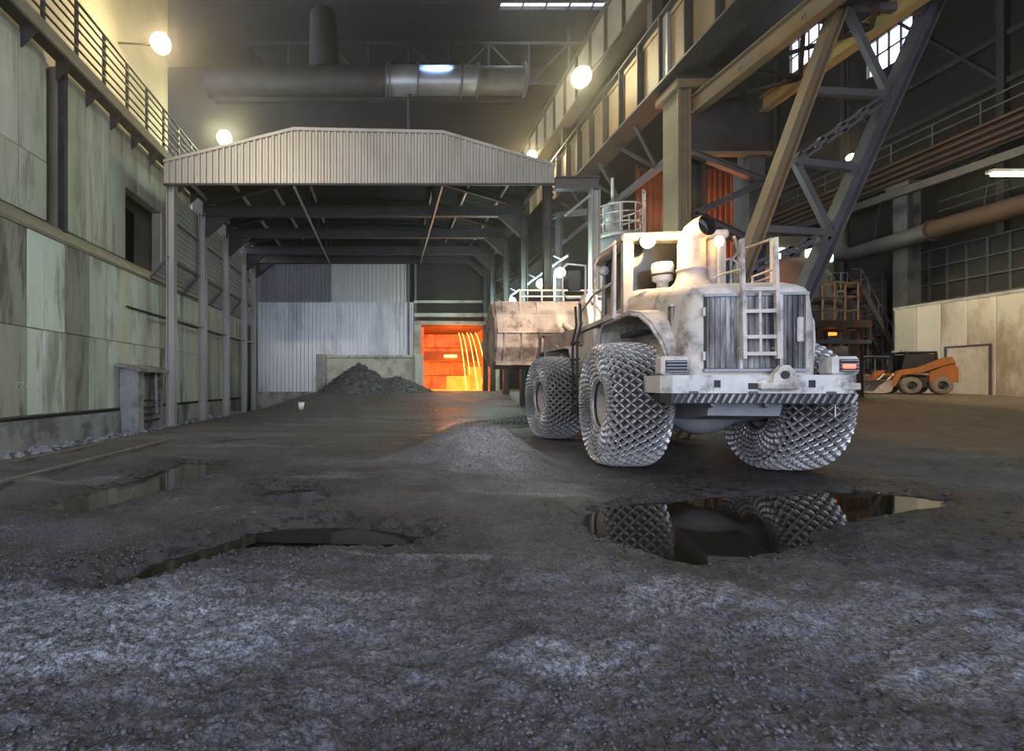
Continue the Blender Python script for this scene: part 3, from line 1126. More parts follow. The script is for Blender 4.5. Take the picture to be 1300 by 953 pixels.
for i, y in enumerate(FR):
    mb = MB()
    mb.ibeam((CLX, y, gz(CLX, y) - 0.3), (CLX, y, 9.3), 0.30, 0.30, 0.03, up=(1, 0, 0))
    mb.build('post', 'galvanised', can)
    mb = MB()
    mb.ibeam((CRX - 0.1, y, gz(CRX, y) - 0.3), (CRX - 0.1, y, 9.3), 0.30, 0.30, 0.03, up=(1, 0, 0))
    mb.build('post', 'steel_dark', can)
    if i > 0:
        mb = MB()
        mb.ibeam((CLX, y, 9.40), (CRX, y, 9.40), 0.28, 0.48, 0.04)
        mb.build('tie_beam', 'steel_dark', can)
        mb = MB()
        mb.prism([(CLX + 0.1, 9.2), (CLX + 1.3, 9.2), (CLX + 0.1, 8.2)], 'y', y - 0.02, y + 0.02)
        mb.beam((CLX + 0.12, y, 8.2), (CLX + 1.3, y, 9.2), 0.26, 0.04)
        mb.build('haunch', 'steel_dark', can)
        mb = MB()
        mb.prism([(CRX - 0.2, 9.2), (CRX - 1.3, 9.2), (CRX - 0.2, 8.2)], 'y', y - 0.02, y + 0.02)
        mb.beam((CRX - 0.2, y, 8.2), (CRX - 1.3, y, 9.2), 0.26, 0.04)
        mb.build('haunch', 'steel_dark', can)
    for (a, b_) in ((CLX, -3.6), (-3.6, 2.2), (2.2, CRX)):
        mb = MB()
        mb.ibeam((a, y, roof_z(a + 1e-4) - 0.34), (b_, y, roof_z(b_ - 1e-4) - 0.34), 0.2, 0.3, 0.03)
        mb.build('rafter', 'steel_dark', can)
    for x in (-3.6, 2.2):
        mb = MB()
        mb.beam((x, y, 9.2), (x, y, 11.0), 0.16, 0.16)
        mb.build('hanger', 'steel_dark', can)
for x in (-8.3, -6.8, -5.3, -3.7, 2.3, 3.8, 5.3, 6.4):
    mb = MB()
    z = roof_z(x) - 0.22
    mb.beam((x, CYF - 0.2, z), (x, 31.3, z), 0.09, 0.16)
    mb.build('purlin', 'galvanised', can)
for x in (-3.6, 2.2):
    mb = MB()
    mb.beam((x, CYF - 0.2, 9.15), (x, 31.3, 9.15), 0.07, 0.09)
    mb.build('bottom_runner', 'galvanised', can)
for i in range(4):
    y0, y1 = FR[i] + 0.02, FR[i + 1] - 0.02
    # horizontal ribs on both side walls; flared skirt on the left
    mb = MB()
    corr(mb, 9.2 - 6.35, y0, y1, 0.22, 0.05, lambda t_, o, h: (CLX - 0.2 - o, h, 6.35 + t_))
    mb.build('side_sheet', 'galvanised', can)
    mb = MB()
    a0, a1 = Vector((CLX - 0.2, 0, 6.4)), Vector((-9.27, 0, 5.68))
    dd_ = (a1 - a0)
    nn_ = Vector((dd_.z, 0, -dd_.x)).normalized()
    corr(mb, dd_.length, y0, y1, 0.2, 0.04, lambda t_, o, h: tuple(a0 + dd_.normalized() * t_ + nn_ * o + Vector((0, h, 0))))
    mb.build('skirt_sheet', 'galvanised', can)
    mb = MB()
    mb.beam((CLX - 0.1, FR[i] - 0.06, 6.45), (-9.3, FR[i] - 0.06, 5.62), 0.06, 0.08)
    mb.build('skirt_strut', 'steel_grey', can)
    mb = MB()
    mb.beam((-9.28, y0, 5.6), (-9.28, y1, 5.6), 0.05, 0.07)
    mb.build('skirt_edge', 'steel_grey', can)
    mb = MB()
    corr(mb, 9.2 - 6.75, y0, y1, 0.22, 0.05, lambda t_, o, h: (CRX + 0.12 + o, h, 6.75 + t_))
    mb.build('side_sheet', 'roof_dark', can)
    for z in (6.0, 7.6):
        mb = MB()
        mb.beam((CLX - 0.16, y0, z + 0.4), (CLX - 0.16, y1, z + 0.4), 0.06, 0.1)
        mb.build('girt', 'steel_grey', can)
mb = MB()
mb.tube([(CLX + 0.02, CYF, 4.05), (CLX + 0.02, 31.3, 4.05)], 0.05, 8)
mb.build('tie_pipe', 'bare_steel', can)
# back wall sheets
BY = 31.5
nL = 5
for i in range(nL):
    a = -8.25 + i * (10.05 / nL)
    mb = MB()
    corr(mb, 10.05 / nL, 0.94, 6.7, 0.25, 0.06, lambda t_, o, z: (a + t_, BY - o, z))
    mb.build('back_sheet', 'sheet_bright', can)
for (a, b_, m) in ((-8.25, -6.0, 'sheet_dull'), (-6.0, -3.5, 'sheet_dull'), (-3.5, -1.0, 'galvanised'), (-1.0, 1.35, 'galvanised')):
    mb = MB()
    corr(mb, b_ - a, 6.7, 10.2, 0.25, 0.06, lambda t_, o, z: (a + t_, BY + 0.02 - o, z))
    mb.build('back_sheet', m, can)
mb = MB()
mb.bx(1.35, 6.6, BY + 0.05, BY + 0.2, 5.55, 10.9)
mb.bx(-8.4, 1.35, BY + 0.1, BY + 0.2, 10.0, 10.9)
mb.build('back_panel', 'roof_dark', can)
for x in (1.45, 1.9):
    mb = MB()
    mb.beam((x, BY - 0.05, 0.9), (x, BY - 0.05, 10.3), 0.14, 0.14)
    mb.build('back_post', 'steel_grey', can)
mb = MB()
mb.bx(-8.4, 1.8, BY - 0.12, BY + 0.1, -0.6, 0.94)
mb.build('back_plinth', 'concrete', can)
mb = MB()
mb.beam((1.8, BY - 0.1, 6.72), (6.3, BY - 0.1, 6.72), 0.1, 0.16)
mb.build('back_ledge', 'barrier_cream', can)
mb = MB()
mb.beam((1.8, BY - 0.12, 5.85), (6.9, BY - 0.12, 5.85), 0.3, 0.24)
mb.build('lintel', 'barrier_cream', can)
mb = MB()
mb.beam((1.8, BY - 0.2, 5.35), (6.9, BY - 0.2, 5.3), 0.5, 0.2)
mb.build('lintel', 'barrier_cream', can)

# ------------------------------------------------------------------ glowing pit
pit = thing('glowing_slag_pit', 'furnace pit glowing orange behind the opening in the canopy back wall', 'furnace pit', (4.4, 32, 0.9))
PX0, PX1 = 2.25, 6.75
mb = MB()
mb.bx(PX0 - 0.4, PX0, 31.55, 37, 0, 5.6)
mb.bx(PX1, PX1 + 0.4, 31.55, 37, 0, 5.6)
mb.bx(PX0, PX1, 36.6, 37, 0, 5.6)
mb.bx(PX0 - 0.4, PX1 + 0.4, 31.75, 37, 5.2, 5.6)
mb.build('pit_wall', 'firebrick', pit)
mb = MB()
mb.bx(PX0, PX1, 31.6, 36.6, 0.4, 1.05)
mb.build('pit_floor', 'glow_hot', pit)
random.seed(5)
for j in range(4):
    for i in range(4):
        x0 = PX0 + 0.04 + i * 1.115 + (0.25 if j % 2 else 0)
        x1 = min(x0 + 1.08, PX1 - 0.02)
        z0 = 1.05 + j * 1.03
        mb = MB()
        mb.cbx(x0, x1, 36.25 + random.uniform(-0.05, 0.05), 36.6, z0, z0 + 0.99, 0.04)
        mb.build('lining_block', 'glow_wall' if (j > 0 or i < 2) else 'glow_hot', pit)
    for i in range(4):
        for (xa, xb) in ((PX0, PX0 + 0.22), (PX1 - 0.22, PX1)):
            y0 = 31.75 + i * 1.12
            mb = MB()
            mb.cbx(xa, xb, y0, y0 + 1.08, 1.05 + j * 1.03, 2.04 + j * 1.03, 0.03)
            mb.build('lining_block', 'glow_wall', pit)
mb = MB()
mb.bx(PX0, PX1, 34.5, 34.9, 3.1, 3.75)
mb.build('cross_beam', 'firebrick', pit)
mb = MB()
mb.cbx(4.1, 5.0, 34.35, 34.5, 3.3, 3.5, 0.03)
mb.build('cross_beam_ember', 'glow_stream', pit)
mb = MB()
mb.bx(5.7, 6.5, 33.2, 34.2, 1.05, 2.6)
mb.build('hot_block', 'glow_hot', pit)
for i in range(5):
    x = 4.9 + i * 0.28
    pts = [(x + 0.55 * q + 0.10 * i * q, 33.0 + 0.25 * (i % 2), 4.9 - (3.9 - 0.2 * (i % 2)) * q ** 1.5) for q in [k / 8 for k in range(9)]]
    mb = MB()
    mb.tube(pts, [0.02 + 0.012 * (k / 8) for k in range(9)], 6)
    mb.build('molten_stream', 'glow_stream', pit)
for x0 in (PX0 - 0.5, PX1 + 0.02):
    mb = MB()
    mb.cbx(x0, x0 + 0.5, 31.2, 31.6, 0.5, 5.25, 0.05)
    mb.build('jamb', 'barrier_cream', pit)
for (x, y, z, e) in ((4.5, 33.0, 2.2, 250), (4.5, 31.9, 4.2, 120)):
    L_ = bpy.data.lights.new('pit_glow', 'POINT')
    L_.energy = e
    L_.color = (1.0, 0.25, 0.04)
    L_.shadow_soft_size = 0.5
    o = link(bpy.data.objects.new('pit_glow', L_), pit)
    o.location = Vector((x, y, z)) - ORG[pit.name]

# low barrier wall and the slag heap
br = thing('pit_barrier', 'low cream barrier wall behind the dark slag heap', 'barrier', (-4.0, 29.6, 0.9))
mb = MB()
mb.bx(-3.6, 1.95, 29.5, 29.8, 0.2, 3.0)
mb.build('wall_slab', 'barrier_cream', br)
for i in range(4):
    mb = MB()
    mb.cbx(-3.6 + i * 1.39, -3.6 + (i + 1) * 1.39 - 0.03, 29.4, 29.9, 3.0, 3.18, 0.03)
    mb.build('coping_slab', 'barrier_cream', br)
mb = MB()
mb.cbx(-4.15, -3.6, 28.9, 29.9, -0.2, 3.2, 0.05)
mb.build('end_block', 'concrete', br)
mb = MB()
mb.cbx(1.7, 2.25, 29.3, 29.9, 0.2, 3.2, 0.05)
mb.build('end_block', 'barrier_cream', br)

gx, gy = np.meshgrid(np.linspace(-4.6, 3.0, 150), np.linspace(24.6, 29.35, 110))
fx, fy = gx.ravel(), gy.ravel()
gh = ground_fields(fx, fy)[0]
r1 = np.hypot((fx + 1.5) / 2.4, (fy - 28.0) / 2.2)
r2 = np.hypot((fx - 0.6) / 2.3, (fy - 27.9) / 2.0)
pz = np.maximum(1.75 * np.clip(1 - r1, 0, 1) ** 0.9, 1.05 * np.clip(1 - r2, 0, 1)) + 0.22 * fbm(fx * 2.2, fy * 2.2, 5, 0.7) * np.clip(1.6 - np.minimum(r1, r2), 0, 1)
nX, nY = 150, 110
ii = (np.arange(nY - 1)[:, None] * nX + np.arange(nX - 1)[None, :]).ravel()
me = raw_mesh('slag_heap', np.stack([fx, fy, gh - 0.12 + pz], 1), np.stack([ii, ii + 1, ii + 1 + nX, ii + nX], 1), 'slag_rock', smooth=False)
heap = link(bpy.data.objects.new('slag_heap', me))
tag(heap, 'heap of broken dark slag against the cream barrier', 'slag heap', kind='stuff')
n = 3000
a_ = rng.integers(0, len(fx), n)
keep = (pz[a_] > 0.1)
a_ = a_[keep]
jx = fx[a_] + rng.normal(0, 0.03, len(a_))
jy = fy[a_] + rng.normal(0, 0.03, len(a_))
rr = 0.02 + 0.09 * rng.random(len(a_)) ** 2.5
sk = stones('slag_lumps', jx, jy, (gh - 0.12 + pz)[a_] + rr * 0.2, rr, 'slag_rock', heap)
sk['kind'] = 'stuff'


# ------------------------------------------------------------------ floodlights
def flood(name, label, loc, r, lens, energy, col, mount, aim=(0, -1, -0.4), group=None, rad=None):
    loc = Vector(loc)
    t_ = thing(name, label, 'lamp', loc, group=group)
    d = Vector(aim).normalized()
    q = d.to_track_quat('Z', 'Y').to_matrix().to_4x4()
    M = Matrix.Translation(loc) @ q
    mb = MB()
    mb.lathe([(0.0, -r * 1.5), (r * 0.35, -r * 1.5), (r * 0.45, -r * 1.0), (r * 0.8, -r * 0.5), (r, 0.0), (r * 0.93, 0.0), (r * 0.7, -r * 0.42), (0.0, -r * 0.6)], 20, M)
    mb.build('reflector', 'lamp_housing', t_)
    mb = MB()
    mb.lathe([(0.0, -r * 0.05), (r * 0.7, -r * 0.1), (r * 0.93, -r * 0.22), (r * 0.93, -r * 0.3), (0.0, -r * 0.35)], 20, M)
    mb.build('lens', lens, t_)
    mb = MB()
    mb.tube([loc - d * r * 1.2, mount], max(0.03, r * 0.1), 8)
    mb.build('arm', 'steel_dark', t_)
    L_ = bpy.data.lights.new('bulb', 'POINT')
    L_.energy = energy
    L_.color = col
    L_.shadow_soft_size = rad or r * 0.8
    o = link(bpy.data.objects.new('bulb', L_), t_)
    o.location = d * (r * 0.95)
    return t_


flood('floodlight', 'large yellowish floodlight on the upper ochre wall beside the catwalk', px(204, 55, 20), 0.42, 'lamp_sodium', 800, (1.0, 0.84, 0.52), (-11.3, 20.6, 15.8), aim=(0.6, -1, -0.5), rad=0.55)
flood('floodlight', 'pale floodlight glowing behind the sloping edge of the canopy fascia', px(285, 175, 26), 0.42, 'lamp_mercury', 900, (0.95, 0.97, 0.66), (-9.6, 27.5, 9.9), aim=(0.4, -1, -0.4), rad=0.55)
flood('floodlight', 'small yellow floodlight above the low end of the canopy fascia', px(675, 198, 30), 0.35, 'lamp_sodium', 700, (1.0, 0.86, 0.5), (10.6, 30.6, 17.12), aim=(-0.3, -1, -0.4), rad=0.42)
flood('floodlight', 'bright greenish floodlight beside the upper crane girder', px(738, 98, 21), 0.45, 'lamp_mercury', 450, (1.0, 0.94, 0.62), (10.6, 21.8, 17.12), aim=(-0.5, -1, -0.4), rad=0.55)
boom = thing('lamp_boom', 'sloping pipe carrying the row of bluish lamps beside the canopy', 'pipe', (6.95, 19, 6.0))
mb = MB()
mb.tube([(6.95, 18.6, 6.35), (6.95, 29.5, 6.35)], 0.06, 8)
mb.build('boom_pipe', 'steel_grey', boom)
for y in FR[:4]:
    mb = MB()
    mb.tube([(6.62, y, 6.5), (6.95, y, 6.35)], 0.04, 6)
    mb.build('clamp', 'steel_grey', boom)
mb = MB()
for ordn, (u, v, yy_) in enumerate(((711, 346, 19.36), (687, 360, 21.7), (665, 372, 24.4), (650, 382, 26.7), (640, 388, 28.5))):
    p = px(u, v, yy_)
    flood('pit_lamp', ['first', 'second', 'third', 'fourth', 'fifth'][ordn] + ' bluish white lamp of the row, counted from the portal beside the canopy', p, 0.22, 'lamp_cyan', 300, (0.66, 1.0, 0.93), (6.95, p.y + 0.2, 6.35), aim=(-0.35, -1, -0.3), group='row of bluish lamps beside the canopy', rad=0.26)

# ------------------------------------------------------------------ overhead duct and roof trusses
du = thing('overhead_duct', 'wide round steel duct with bolted flanges crossing under the roof', 'duct', (-12, 33, 21.8))
for (x0, x1, r, m) in ((-12, 0.0, 1.0, 'steel_dark'), (0.0, 2.1, 1.05, 'duct_steel_lit'), (2.1, 6.1, 1.0, 'duct_steel_lit'), (6.1, 9.4, 0.96, 'steel_grey')):  # middle sections paler and bluer to imitate the light on them
    mb = MB()
    mb.tube([(x0, 33, 21.8), (x1, 33, 21.8)], r, 24)
    mb.build('duct_section', m, du)
for x in (0.0, 0.25, 2.1, 5.0, 6.1, 9.2):
    mb = MB()
    mb.tube([(x - 0.06, 33, 21.8), (x + 0.06, 33, 21.8)], 1.17, 24)
    mb.build('flange', 'steel_grey', du)
mb = MB()
mb.tube([(1.55, 32.7, 20.8), (1.55, 32.7, 17.0)], 0.12, 8)
mb.beam((1.55, 32.4, 21.0), (1.1, 32.4, 22.2), 0.12, 0.12)
mb.beam((1.55, 32.4, 21.0), (2.0, 32.4, 22.2), 0.12, 0.12)
mb.build('support', 'steel_dark', du)
mb = MB()
mb.tube([(-4.2, 33.5, 22.6), (-4.4, 34, 27)], [1.1, 0.9], 20)
mb.build('riser', 'roof_dark', du)
mb = MB()
mb.beam((-11.5, 33, 20.6), (9.4, 33, 20.6), 0.3, 0.3)
mb.build('carrier_beam', 'steel_dark', du)
for yt, lab in ((30.5, 'roof truss of thin dark members in front of the overhead duct'), (39, 'roof truss of thin dark members behind the overhead duct')):
    tr = thing('roof_truss', lab, 'truss', (-11.5, yt, 25.0))
    for z in (25.4, 28.6):
        mb = MB()
        mb.beam((-11.4, yt, z), (16, yt, z), 0.22, 0.22)
        mb.build('chord', 'steel_dark', tr)
    for k in range(9):
        x = -11 + 3.2 * k
        mb = MB()
        mb.beam((x, yt, 25.4), (x, yt, 28.6), 0.14, 0.14)
        mb.build('vertical', 'steel_dark', tr)
        if k < 8:
            mb = MB()
            mb.beam((x, yt, 25.4 if k % 2 else 28.6), (x + 3.2, yt, 28.6 if k % 2 else 25.4), 0.12, 0.12)
            mb.build('diagonal', 'steel_dark', tr)
    for x in (-11.0, 14.6):
        mb = MB()
        mb.beam((x, yt, 28.6), (x, yt, CEIL), 0.2, 0.2)
        mb.build('hanger', 'steel_dark', tr)
# unseen bluish lamp added at the truss for the blue highlight on the duct
L_ = bpy.data.lights.new('added_duct_bulb', 'SPOT')
L_.energy = 11000
L_.color = (0.30, 0.52, 1.0)
L_.spot_size = 0.42
L_.spot_blend = 0.9
L_.shadow_soft_size = 0.12
il = thing('added_duct_lamp', 'unseen bluish lamp added at the roof truss to light the duct', 'lamp', (4.2, 30.2, 28.2))
mb = MB()
Mx = Matrix.Translation((4.2, 30.2, 28.2))
mb.lathe([(0.0, 0.3), (0.1, 0.3), (0.2, 0.0), (0.17, 0.0), (0.0, 0.2)], 14, Mx)
mb.build('shade', 'lamp_housing', il)
mb = MB()
mb.tube([(4.2, 30.2, 28.45), (4.2, 30.45, 28.55)], 0.03, 6)
mb.build('clamp', 'steel_dark', il)
o = link(bpy.data.objects.new('added_duct_bulb', L_), il)
o.location = (0, 0, -0.05)
dv = Vector((3.3, 32.6, 22.4)) - Vector((4.2, 30.2, 28.15))
o.rotation_euler = dv.to_track_quat('-Z', 'Y').to_euler()

# ------------------------------------------------------------------ crane runway
GXF, GZ0, GZ1 = 10.0, 12.1, 14.55
cg = thing('crane_girder', 'deep tan riveted crane girder with upright stiffeners running to the canopy', 'girder', (GXF, 17.4, GZ0))
mb = MB()
mb.bx(GXF, GXF + 0.06, 3.0, 34, GZ0 + 0.05, GZ1 - 0.05)
mb.build('web_plate', 'steel_tan', cg)
for (z0, z1) in ((GZ0 - 0.02, GZ0 + 0.06), (GZ1 - 0.06, GZ1 + 0.02)):
    mb = MB()
    mb.bx(GXF - 0.28, GXF + 0.75, 3.0, 34, z0, z1)
    mb.build('flange', 'steel_dark', cg)
    mb = MB()
    mb.bx(GXF - 0.05, GXF + 0.0, 3.0, 34, z0 + (0.08 if z0 < 13 else -0.18), z1 + (0.18 if z0 < 13 else -0.08))
    mb.build('flange_angle', 'steel_tan', cg)
y = 4.0
while y < 33:
    mb = MB()
    mb.bx(GXF - 0.24, GXF, y - 0.03, y + 0.03, GZ0 + 0.06, GZ1 - 0.06)
    mb.bx(GXF - 0.04, GXF, y - 0.10, y + 0.10, GZ0 + 0.06, GZ1 - 0.06)
    mb.build('stiffener', 'steel_dark', cg)
    for (za, zb_) in ((GZ1 - 0.06, GZ1 - 0.4), (GZ0 + 0.06, GZ0 + 0.35)):
        mb = MB()
        mb.prism([(GXF - 0.26, za), (GXF, za), (GXF, zb_)], 'y', y - 0.05, y + 0.05)
        mb.build('gusset', 'steel_dark', cg)
    y += 1.5
mb = MB()
mb.bx(GXF - 0.12, GXF + 0.1, 17.15, 17.45, GZ0 + 0.06, GZ1 - 0.06)
mb.build('splice_post', 'galvanised', cg)
mb = MB()
mb.bx(GXF + 0.2, GXF + 0.3, 3, 34, GZ1 + 0.02, GZ1 + 0.16)
mb.build('crane_rail', 'steel_dark', cg)
# under-girder bracing
for k in range(8):
    y = 18.5 + k * 1.7
    mb = MB()
    mb.beam((GXF + 0.3, y, GZ0), (GXF + 1.7, y + 0.85 * (1 if k % 2 else -1), GZ0 - 1.4), 0.12, 0.12)
    mb.build('knee_brace', 'steel_dark', cg)
mb = MB()
mb.beam((GXF + 1.7, 17, GZ0 - 1.4), (GXF + 1.7, 34, GZ0 - 1.4), 0.2, 0.3)
mb.build('bottom_brace', 'steel_grey', cg)

ug = thing('upper_girder', 'dim panelled girder higher up behind the crane girder', 'girder', (10.7, 20, 17.2))
mb = MB()
mb.bx(10.7, 11.0, 10, 40, 17.2, 19.6)
mb.build('web_plate', 'coping', ug)
for z in (17.1, 19.6):
    mb = MB()
    mb.bx(10.5, 11.3, 10, 40, z, z + 0.12)
    mb.build('flange', 'steel_dark', ug)
for k in range(16):
    mb = MB()
    mb.bx(10.55, 10.7, 11 + k * 1.8, 11.1 + k * 1.8, 17.2, 19.6)
    mb.build('stiffener', 'steel_dark', ug)
for y in (20, 30, 39):
    mb = MB()
    mb.bx(10.8, 11.2, y - 0.2, y + 0.2, GZ1 + 0.02, 17.15)
    mb.build('stub_post', 'steel_dark', ug)

cc = thing('crane_column', 'riveted twin shaft steel column carrying the crane girder', 'column', (10.8, 17.4, gz(10.8, 17.4)))
mb = MB()
mb.bx(10.15, 10.45, 16.9, 17.9, 0.0, 11.6)
mb.build('shaft_flange', 'steel_brown', cc)
mb = MB()
mb.bx(10.45, 10.95, 17.2, 17.6, 0.0, 11.6)
mb.build('shaft_web', 'steel_dark', cc)
mb = MB()
mb.bx(10.95, 11.05, 16.9, 17.9, 0.0, 11.6)
mb.build('shaft_flange', 'steel_dark', cc)
mb = MB()
mb.bx(12.65, 13.2, 17.0, 17.8, 0.0, 11.3)
mb.build('back_shaft', 'steel_grey', cc)
mb = MB()
mb.cbx(9.95, 11.8, 16.7, 18.1, 11.6, 11.9, 0.04)
mb.build('cap_plate', 'steel_tan', cc)
mb = MB()
mb.cbx(10.05, 11.65, 16.8, 18.0, 11.9, 12.08, 0.02)
mb.build('bearing', 'steel_dark', cc)
mb = MB()
mb.bx(11.55, 12.45, 17.3, 17.4, 9.2, 11.3)
mb.bx(10.56, 13.25, 16.88, 17.0, 9.42, 11.3)
mb.build('tie_plate', 'steel_dark', cc)
zz = [9.3, 8.35, 7.25, 6.1, 5.0, 3.9]
for i in range(5):
    xa, xb = (10.55, 13.0) if i % 2 == 0 else (13.0, 10.55)
    mb = MB()
    mb.ibeam((xa, 16.72, zz[i]), (xb, 16.72, zz[i + 1]), 0.2, 0.22, 0.03)
    mb.build('lacing_bar', 'steel_grey', cc)
for x in (10.12, 10.48):
    mb = MB()
    mb.bx(x - 0.05, x + 0.05, 16.84, 16.9, 0.2, 11.6)
    mb.build('flange_edge', 'steel_tan', cc)
mb = MB()
mb.bx(10.5, 13.3, 16.78, 16.98, 9.3, 9.42)
mb.build('stay_bar', 'steel_tan', cc)

# twin service beams with cross bracing running from the column towards the photographer
sb = thing('service_bridge', 'pair of tan beams with crossed bracing bolted to the crane column', 'bridge', (10.6, 16.9, 11.0))
A0, A1 = Vector((10.62, 16.9, 11.0)), Vector((12.0, 5.0, 11.4))
B0, B1 = Vector((13.0, 17.6, 11.05)), Vector((13.9, 5.0, 11.4))
mb = MB()
mb.ibeam(A0, A1, 0.32, 0.62, 0.04)
mb.build('side_beam', 'steel_tan', sb)
mb = MB()
mb.ibeam(B0, B1, 0.3, 0.5, 0.04)
mb.build('side_beam', 'steel_ochre', sb)
for k in range(6):
    for (i, j) in ((k, k + 1), (k + 1, k)):
        mb = MB()
        mb.beam(A0.lerp(A1, i / 6.0), B0.lerp(B1, j / 6.0), 0.11, 0.09)
        mb.build('cross_brace', 'steel_dark', sb)
    mb = MB()
    mb.beam(A0.lerp(A1, k / 6.0), B0.lerp(B1, k / 6.0), 0.12, 0.12)
    mb.build('strut', 'steel_dark', sb)

# leaning lattice leg
ll = thing('leaning_lattice_leg', 'tall leaning lattice leg of two steel chords beside the loader', 'lattice leg', (8.0, 12.8, gz(8.0, 12.8)))
TY = 12.8
q1, q0 = px(1090, -60, TY), px(942, 345, TY)
dq = (q0 - q1) / (q0.z - q1.z)
qb = q0 + dq * ((gz(7.9, TY) - 0.1) - q0.z)
r1_, r0_ = px(1213, -60, TY), px(1022, 368, TY)
dr = (r0_ - r1_) / (r0_.z - r1_.z)
rb_ = r0_ + dr * ((gz(9.5, TY) - 0.1) - r0_.z)
mb = MB()
mb.ibeam(qb, q1, 0.34, 0.30, 0.04, up=(1, 0, 0))
mb.build('chord', 'steel_tan', ll)
mb = MB()
mb.ibeam(rb_, r1_, 0.34, 0.34, 0.04, up=(1, 0, 0))
mb.build('chord', 'steel_grey', ll)
NL = [(1072, 6), (1037, 116), (1009, 205), (972, 291), (950, 343)]
NR = [(1177, 14), (1128, 121), (1088, 214), (1054, 296), (1030, 350)]
for k in range(4):
    mb = MB()
    mb.beam(px(*NL[k], TY), px(*NR[k], TY), 0.16, 0.18)
    mb.build('rung', 'steel_grey', ll)
for (a, b_) in ((NL[0], NR[1]), (NR[1], NL[2]), (NL[2], NR[3]), (NR[3], NL[4])):
    mb = MB()
    p, q = px(*a, TY), px(*b_, TY)
    if a == NR[1] or a == NR[3]:
        off = Vector((0.03, 0, 0.12))
        mb.beam(p + off, q + off, 0.14, 0.06)
        mb.beam(p - off, q - off, 0.14, 0.06)
        for t_ in (0.05, 0.28, 0.5, 0.72, 0.95):
            c_ = p.lerp(q, t_)
            mb.beam(c_ + off, c_ - off, 0.14, 0.18)
    else:
        mb.beam(p, q, 0.14, 0.16)
    mb.build('diagonal', 'steel_grey', ll)
mb = MB()
mb.beam(q1, q1 + Vector((0.4, 0, 1.1)), 0.3, 0.3)
mb.beam(r1_, r1_ + Vector((0.5, 0, 1.0)), 0.3, 0.3)
mb.build('head', 'steel_dark', ll)

# portal beside the canopy
pt = thing('portal_frame', 'grey steel portal joined to the low end of the canopy fascia', 'frame', (8.15, 19.3, gz(8.15, 19.3)))
mb = MB()
mb.ibeam((6.6, 19.1, 9.25), (8.3, 19.1, 9.25), 0.3, 0.5, 0.04)
mb.build('beam', 'steel_grey', pt)
mb = MB()
mb.ibeam((8.15, 19.1, gz(8.15, 19.1) - 0.1), (8.15, 19.1, 9.0), 0.34, 0.34, 0.04, up=(1, 0, 0))
mb.build('post', 'galvanised', pt)
mb = MB()
mb.beam((7.0, 19.1, 8.0), (8.1, 19.1, 8.9), 0.09, 0.09)
mb.build('knee_brace', 'galvanised', pt)
mb = MB()
mb.ibeam((7.25, 20.6, gz(7.2, 20.6) - 0.1), (7.25, 20.6, 8.4), 0.28, 0.28, 0.03, up=(1, 0, 0))
mb.build('post', 'steel_grey', pt)
mb = MB()
mb.beam((6.7, 20.6, 8.45), (8.2, 19.9, 8.45), 0.2, 0.2)
mb.build('beam', 'steel_grey', pt)

# silo with a railed top
SX, SY = 9.75, 20.6
si = thing('dust_silo', 'round grey silo with a white railed top behind the loader cab', 'silo', (SX, SY, gz(SX, SY)))
M = Matrix.Translation((SX, SY, 0))
mb = MB()
mb.lathe([(0.0, 0.0), (0.9, 0.0), (0.9, 7.3), (0.95, 7.45), (0.0, 7.65)], 28, M)
mb.build('shell', 'sheet_dull', si)
mb = MB()
mb.lathe([(0.92, 7.45), (1.05, 7.45), (1.05, 7.6), (0.92, 7.6)], 28, M)
mb.build('top_ring', 'galvanised', si)
mb = MB()
mb.cbx(SX - 0.5, SX + 0.1, SY - 0.35, SY + 0.35, 7.55, 9.0, 0.05)
mb.build('filter_box', 'paint_white', si)
mb = MB()
mb.tube([(SX - 0.2, SY, 9.0), (SX - 0.2, SY, 10.1)], 0.06, 8)
mb.build('vent_pipe', 'paint_white', si)
for z in (8.0, 8.4, 8.75):
    mb = MB()
    mb.tube([(SX + 0.98 * math.cos(a), SY + 0.98 * math.sin(a), z) for a in [2 * PI * k / 24 for k in range(25)]], 0.03, 6)
    mb.build('guard_rail', 'paint_white', si)
for k in range(10):
    a = 2 * PI * k / 10
    mb = MB()
    mb.tube([(SX + 0.98 * math.cos(a), SY + 0.98 * math.sin(a), 7.5), (SX + 0.98 * math.cos(a), SY + 0.98 * math.sin(a), 8.75)], 0.03, 6)
    mb.build('guard_post', 'paint_white', si)
mb = MB()
for k in range(3):
    a = -0.9 + 0.35 * k
    mb.tube([(SX + 1.05 * math.cos(a), SY + 1.05 * math.sin(a), 7.5), (SX + 1.05 * math.cos(a), SY + 1.05 * math.sin(a), 9.3)], 0.025, 6)
for z in (8.5, 8.9, 9.3):
    mb.tube([(SX + 1.05 * math.cos(-0.9 + 0.7 * k / 6), SY + 1.05 * math.sin(-0.9 + 0.7 * k / 6), z) for k in range(7)], 0.025, 6)
mb.build('ladder_cage', 'paint_white', si)

